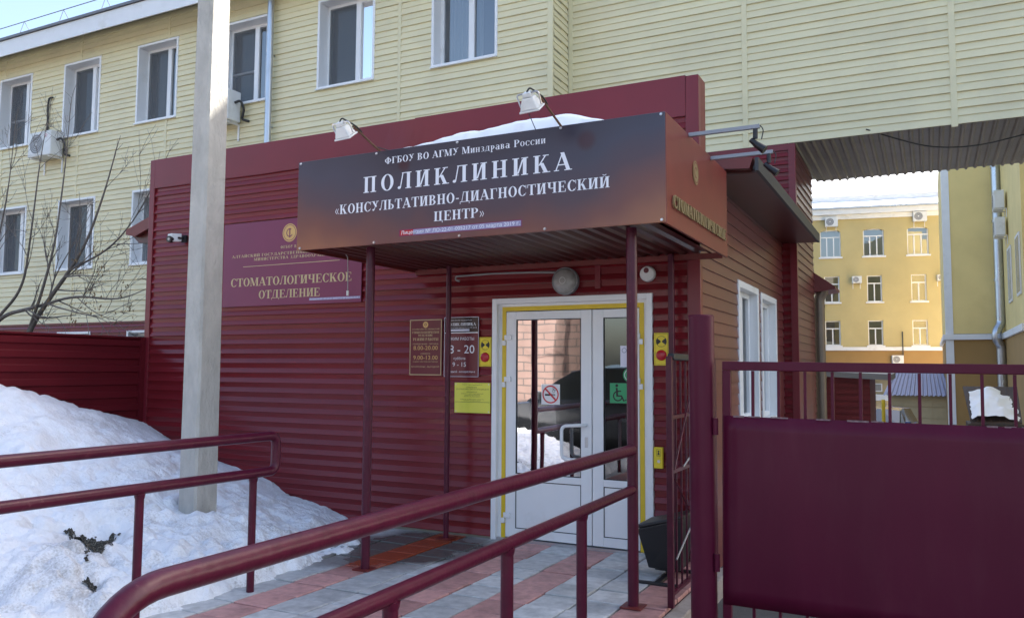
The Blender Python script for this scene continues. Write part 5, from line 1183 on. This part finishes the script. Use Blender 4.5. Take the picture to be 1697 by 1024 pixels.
for i in range(4):
    for j in range(4): MB().box(-1.48 + .525 * i + .008, -1.48 + .525 * (i + 1) - .008, 36.875, 36.899, GZ + .45 * j + .01, GZ + .45 * (j + 1) - .01).build('wall_panel', 'shed_wall', sh)
b = MB(); N_ = 60
for k in range(N_):
    x0, x1 = -1.68 + 2.45 * k / N_, -1.68 + 2.45 * (k + 1) / N_; w0, w1 = (.03 if (k // 2) % 2 else 0), (.03 if ((k + 1) // 2) % 2 else 0)
    s0, s1 = x0 * .78 - .05, x1 * .78 - .05
    b.quad((x0, 36.5, .57 + w0), (x1, 36.5, .57 + w1), (s1, 38.6, 1.50 + w1), (s0, 38.6, 1.50 + w0)); b.quad((s0, 38.6, 1.50 + w0), (s1, 38.6, 1.50 + w1), (x1, 40.4, .6 + w1), (x0, 40.4, .6 + w0))
b.build('roof', 'shed_roof', sh)
bo = thing('beige_outbuilding', 'small distant beige outbuilding with a tiny window, right of the dark red shed', 'building', (-2.4, 44, GZ))
MB().box(-4.5, -1.75, 44, 47, GZ, 1.25).build('wall', 'shed_wall', bo)
MB().box(-2.62, -2.05, 43.95, 43.998, .55, .95).build('window', 'white_pvc', bo); MB().quad((-2.57, 43.945, .6), (-2.10, 43.945, .6), (-2.10, 43.945, .9), (-2.57, 43.945, .9)).build('pane', 'lamp_glass', bo)
MB().box(-4.6, -1.65, 43.7, 47.2, 1.252, 1.36).build('roof', 'roof_metal', bo); MB().box(-4.5, -1.70, 43.90, 43.94, .12, .42).build('ledge', 'white_paint', bo)
pz = MB().cyl((-1.36, 29.5, GZ), (-1.36, 29.5, .62), .055, 12); o = pz.build('yellow_post', 'yellow_tape', smooth=True); tag(o, 'yellow post beside the beige shed', 'post')
k6 = 1.6
ct = thing('waste_container', 'dark brown waste container with snow on its ribbed sloping lid', 'container', (1.35, 23.5, GZ))
MB().box(.80, 1.95, 22.6, 24.0, GZ, .30).build('body', 'brown_lid', ct)
b = MB(); b.hexa([(.86, 22.45, .30), (1.90, 22.45, .34), (1.95, 24.0, 1.12), (.76, 24.0, 1.12), (.86, 22.45, .34), (1.90, 22.45, .38), (1.95, 24.0, 1.17), (.76, 24.0, 1.17)]); b.build('lid', 'brown_lid', ct)
for k in range(8):
    x = .84 + .145 * k; MB().hexa([(x, 22.5, .36), (x + .03, 22.5, .36), (x + .03, 23.95, 1.135), (x, 23.95, 1.135), (x, 22.5, .40), (x + .03, 22.5, .40), (x + .03, 23.95, 1.175), (x, 23.95, 1.175)]).build('lid_rib', 'brown_lid', ct)
b = MB(); NX, NY = 24, 24; ok = {}
for j in range(NY + 1):
    for i in range(NX + 1):
        x = .88 + .98 * i / NX; y = 22.42 + 1.3 * j / NY; zl = .36 + (y - 22.45) * .52
        e = 1.15 - abs((i / NX - .42) * 1.9) - max(0, j / NY - .35) * .9 + .45 * noise.noise(Vector((x * 3.2, y * 3.2, 7)))
        b.v.append((x + .05 * noise.noise(Vector((x * 9, y * 9, 2))), y, zl + .03 + .13 * max(-.6, min(1, e * 1.6)) + .04 * noise.noise(Vector((x * 7, y * 7, 5))))); ok[(i, j)] = e > .02
for j in range(NY):
    for i in range(NX):
        a = j * (NX + 1) + i
        if ok[(i, j)] or ok[(i + 1, j + 1)]: b.f.append((a, a + 1, a + NX + 2, a + NX + 1)); b.m.append(0)
o = b.build('lid_snow', 'clean_snow', smooth=True); o['kind'] = 'stuff'; tag(o, 'patch of snow on the sloping container lid', 'snow')

# ================================================================== CARS
def car(name, label, loc, rz, paint, L=4.5, Wd=1.8, Hh=1.62, snow=False):
    t = thing(name, label, 'car', loc, None, rz)   # local: nose towards -X, wheels on z=0
    h = Wd / 2
    sec = [(-.5, .42, .74, .86), (-.485, .30, .84, .93), (-.40, .25, .95, .97), (-.22, .24, 1.03, 1.0), (-.10, .24, 1.07, 1.0), (.15, .24, 1.09, 1.0), (.36, .24, 1.10, 1.0), (.455, .28, 1.08, .97), (.49, .34, 1.0, .93), (.5, .45, .85, .88)]
    b = MB(); k = Hh / 1.62
    for u, z0, z1, wv in sec:
        hh = h * wv; zm = (z0 + z1) / 2
        b.v += [(u * L, -hh * .9, z0 * k), (u * L, -hh, zm * k * .9), (u * L, -hh * .97, z1 * k - .05), (u * L, -hh * .82, z1 * k), (u * L, 0, z1 * k + .025), (u * L, hh * .82, z1 * k), (u * L, hh * .97, z1 * k - .05), (u * L, hh, zm * k * .9), (u * L, hh * .9, z0 * k)]
    for i in range(len(sec) - 1):
        for j in range(8): b.f.append((i * 9 + j, i * 9 + j + 1, i * 9 + 10 + j, i * 9 + 9 + j)); b.m.append(0)
        b.f.append((i * 9 + 8, i * 9, i * 9 + 9, i * 9 + 17)); b.m.append(0)
    b.f.append(tuple(range(9))); b.m.append(0); e = (len(sec) - 1) * 9; b.f.append(tuple(reversed(range(e, e + 9)))); b.m.append(0)
    o = b.build('body', paint, t, local=True, smooth=True)
    g = [(-.20, 1.03, .80), (-.02, 1.55, .66), (.10, 1.62, .66), (.32, 1.60, .66), (.44, 1.10, .80)]
    b = MB()
    for u, z, wv in g: b.v += [(u * L, -h * .9, 1.0 * k), (u * L, -h * wv * 1.08 if z > 1.2 else -h * .88, (z - .03) * k if z > 1.2 else 1.04 * k), (u * L, 0, z * k + .02), (u * L, h * wv * 1.08 if z > 1.2 else h * .88, (z - .03) * k if z > 1.2 else 1.04 * k), (u * L, h * .9, 1.0 * k)]
    for i in range(len(g) - 1):
        for j in range(4):
            b.f.append((i * 5 + j, i * 5 + j + 1, i * 5 + 6 + j, i * 5 + 5 + j)); b.m.append(0 if (j in (1, 2) and i in (1, 2)) else 1)
    b.build('cabin', [paint, 'car_glass'], t, local=True, smooth=False, bevel=.02)
    for sx in (-.31, .30):
        for sy in (-1, 1):
            x = sx * L; y = sy * (h - .10)
            w_ = MB().tube([(x, y - .11, .34), (x, y - .09, .34), (x, y + .09, .34), (x, y + .11, .34)], [.29, .34, .34, .29], 24).build('wheel', 'tyre', t, local=True, smooth=True)
            MB().tube([(x, y + sy * .10, .34), (x, y + sy * .118, .34)], [.22, .20], 20).build('rim', 'rim', w_, local=True, smooth=True)
    for sy in (-1, 1):
        MB().box(-.492 * L, -.455 * L, sy * h * .62 - .16, sy * h * .62 + .16, .68 * k, .80 * k).build('headlight', 'headlamp', t, local=True, bevel=.03)
        MB().box(-.155 * L, -.125 * L, sy * (h + .08) - .09, sy * (h + .08) + .09, 1.05 * k, 1.20 * k).build('mirror', paint, t, local=True, bevel=.03)
    return t
car('parked_car', 'dark car parked left of the viewer, seen mirrored in the door glass', (-5.7, -1.0, -.17), 0, 'car_dark', Hh=1.78)
car('parked_car', 'blue car behind the red gate, only its roof edge showing', (-1.5, 30.5, GZ), R(80), 'car_blue', Hh=1.55, snow=True)

# ================================================================== STREET BEHIND THE VIEWER (mirrored in the door glass)
br = thing('brick_house', 'pinkish brick house across the street, mirrored in the door glass', 'house', (-22, -16, -.17))
BW = [(-29 + 3.2 * i, -27.6 + 3.2 * i, 1.2 + 3.1 * j, 2.8 + 3.1 * j) for i in range(4) for j in range(3)]
b = MB(); wall_holes(b, -32, -12, -.3, 10.5, -16.4, -16.0, BW); b.build('wall', 'brick', br)
MB().box(-32.4, -11.6, -26, -15.6, 10.5, 10.8).build('roof', 'roof_metal', br)
for a, c, p, q in BW:
    o = MB().box(a, a + .08, -16.2, -16.1, p, q).box(c - .08, c, -16.2, -16.1, p, q).box(a + .08, c - .08, -16.2, -16.1, p, p + .08).box(a + .08, c - .08, -16.2, -16.1, q - .08, q).box((a + c) / 2 - .04, (a + c) / 2 + .04, -16.2, -16.1, p + .08, q - .08).build('window', 'white_pvc', br)
    MB().quad((a, -16.16, p), (c, -16.16, p), (c, -16.16, q), (a, -16.16, q)).build('pane', 'lamp_glass', o)
random.seed(5)
def birch(x, y, hgt, label):
    t = thing('birch_tree', label, 'tree', (x, y, -.17), 'birches across the street')
    global bt, tips
    bt = MB(); pts = [(x + random.gauss(0, .12) * k * .3, y + random.gauss(0, .12) * k * .3, -.17 + hgt * k / 6) for k in range(7)]
    MB().tube(pts, [.16 - .022 * k for k in range(7)], 10).build('trunk', 'birch', t, smooth=True)
    for k in range(11):
        i = random.randint(2, 6); a = random.uniform(0, 6.28); branch(pts[i], (math.cos(a), math.sin(a), .7), random.uniform(1.2, 2.4), .03, 1)
    bt.build('crown', 'bark', t)
for k, (x, y, hg) in enumerate(((-10.6, -13.5, 10), (-9.3, -17, 11), (-7.6, -14.5, 9.5), (-5.6, -18, 11), (-3.4, -15, 10))):
    birch(x, y, hg, ('first', 'second', 'third', 'fourth', 'fifth')[k] + ' birch from the brick house across the street, mirrored in the door')
sb2 = MB(); NX, NY = 60, 10
for j in range(NY + 1):
    for i in range(NX + 1):
        x = -34 + 50 * i / NX; y = -11.5 + 4.5 * j / NY; sb2.v.append((x, y, -.2 + .75 * math.sin(math.pi * j / NY) * (.8 + .5 * noise.noise(Vector((x * .5, y * .6, 0))))))
for j in range(NY):
    for i in range(NX):
        a = j * (NX + 1) + i; sb2.f.append((a, a + 1, a + NX + 2, a + NX + 1)); sb2.m.append(0)
struct(sb2.build('roadside_snow', 'snow', smooth=True))
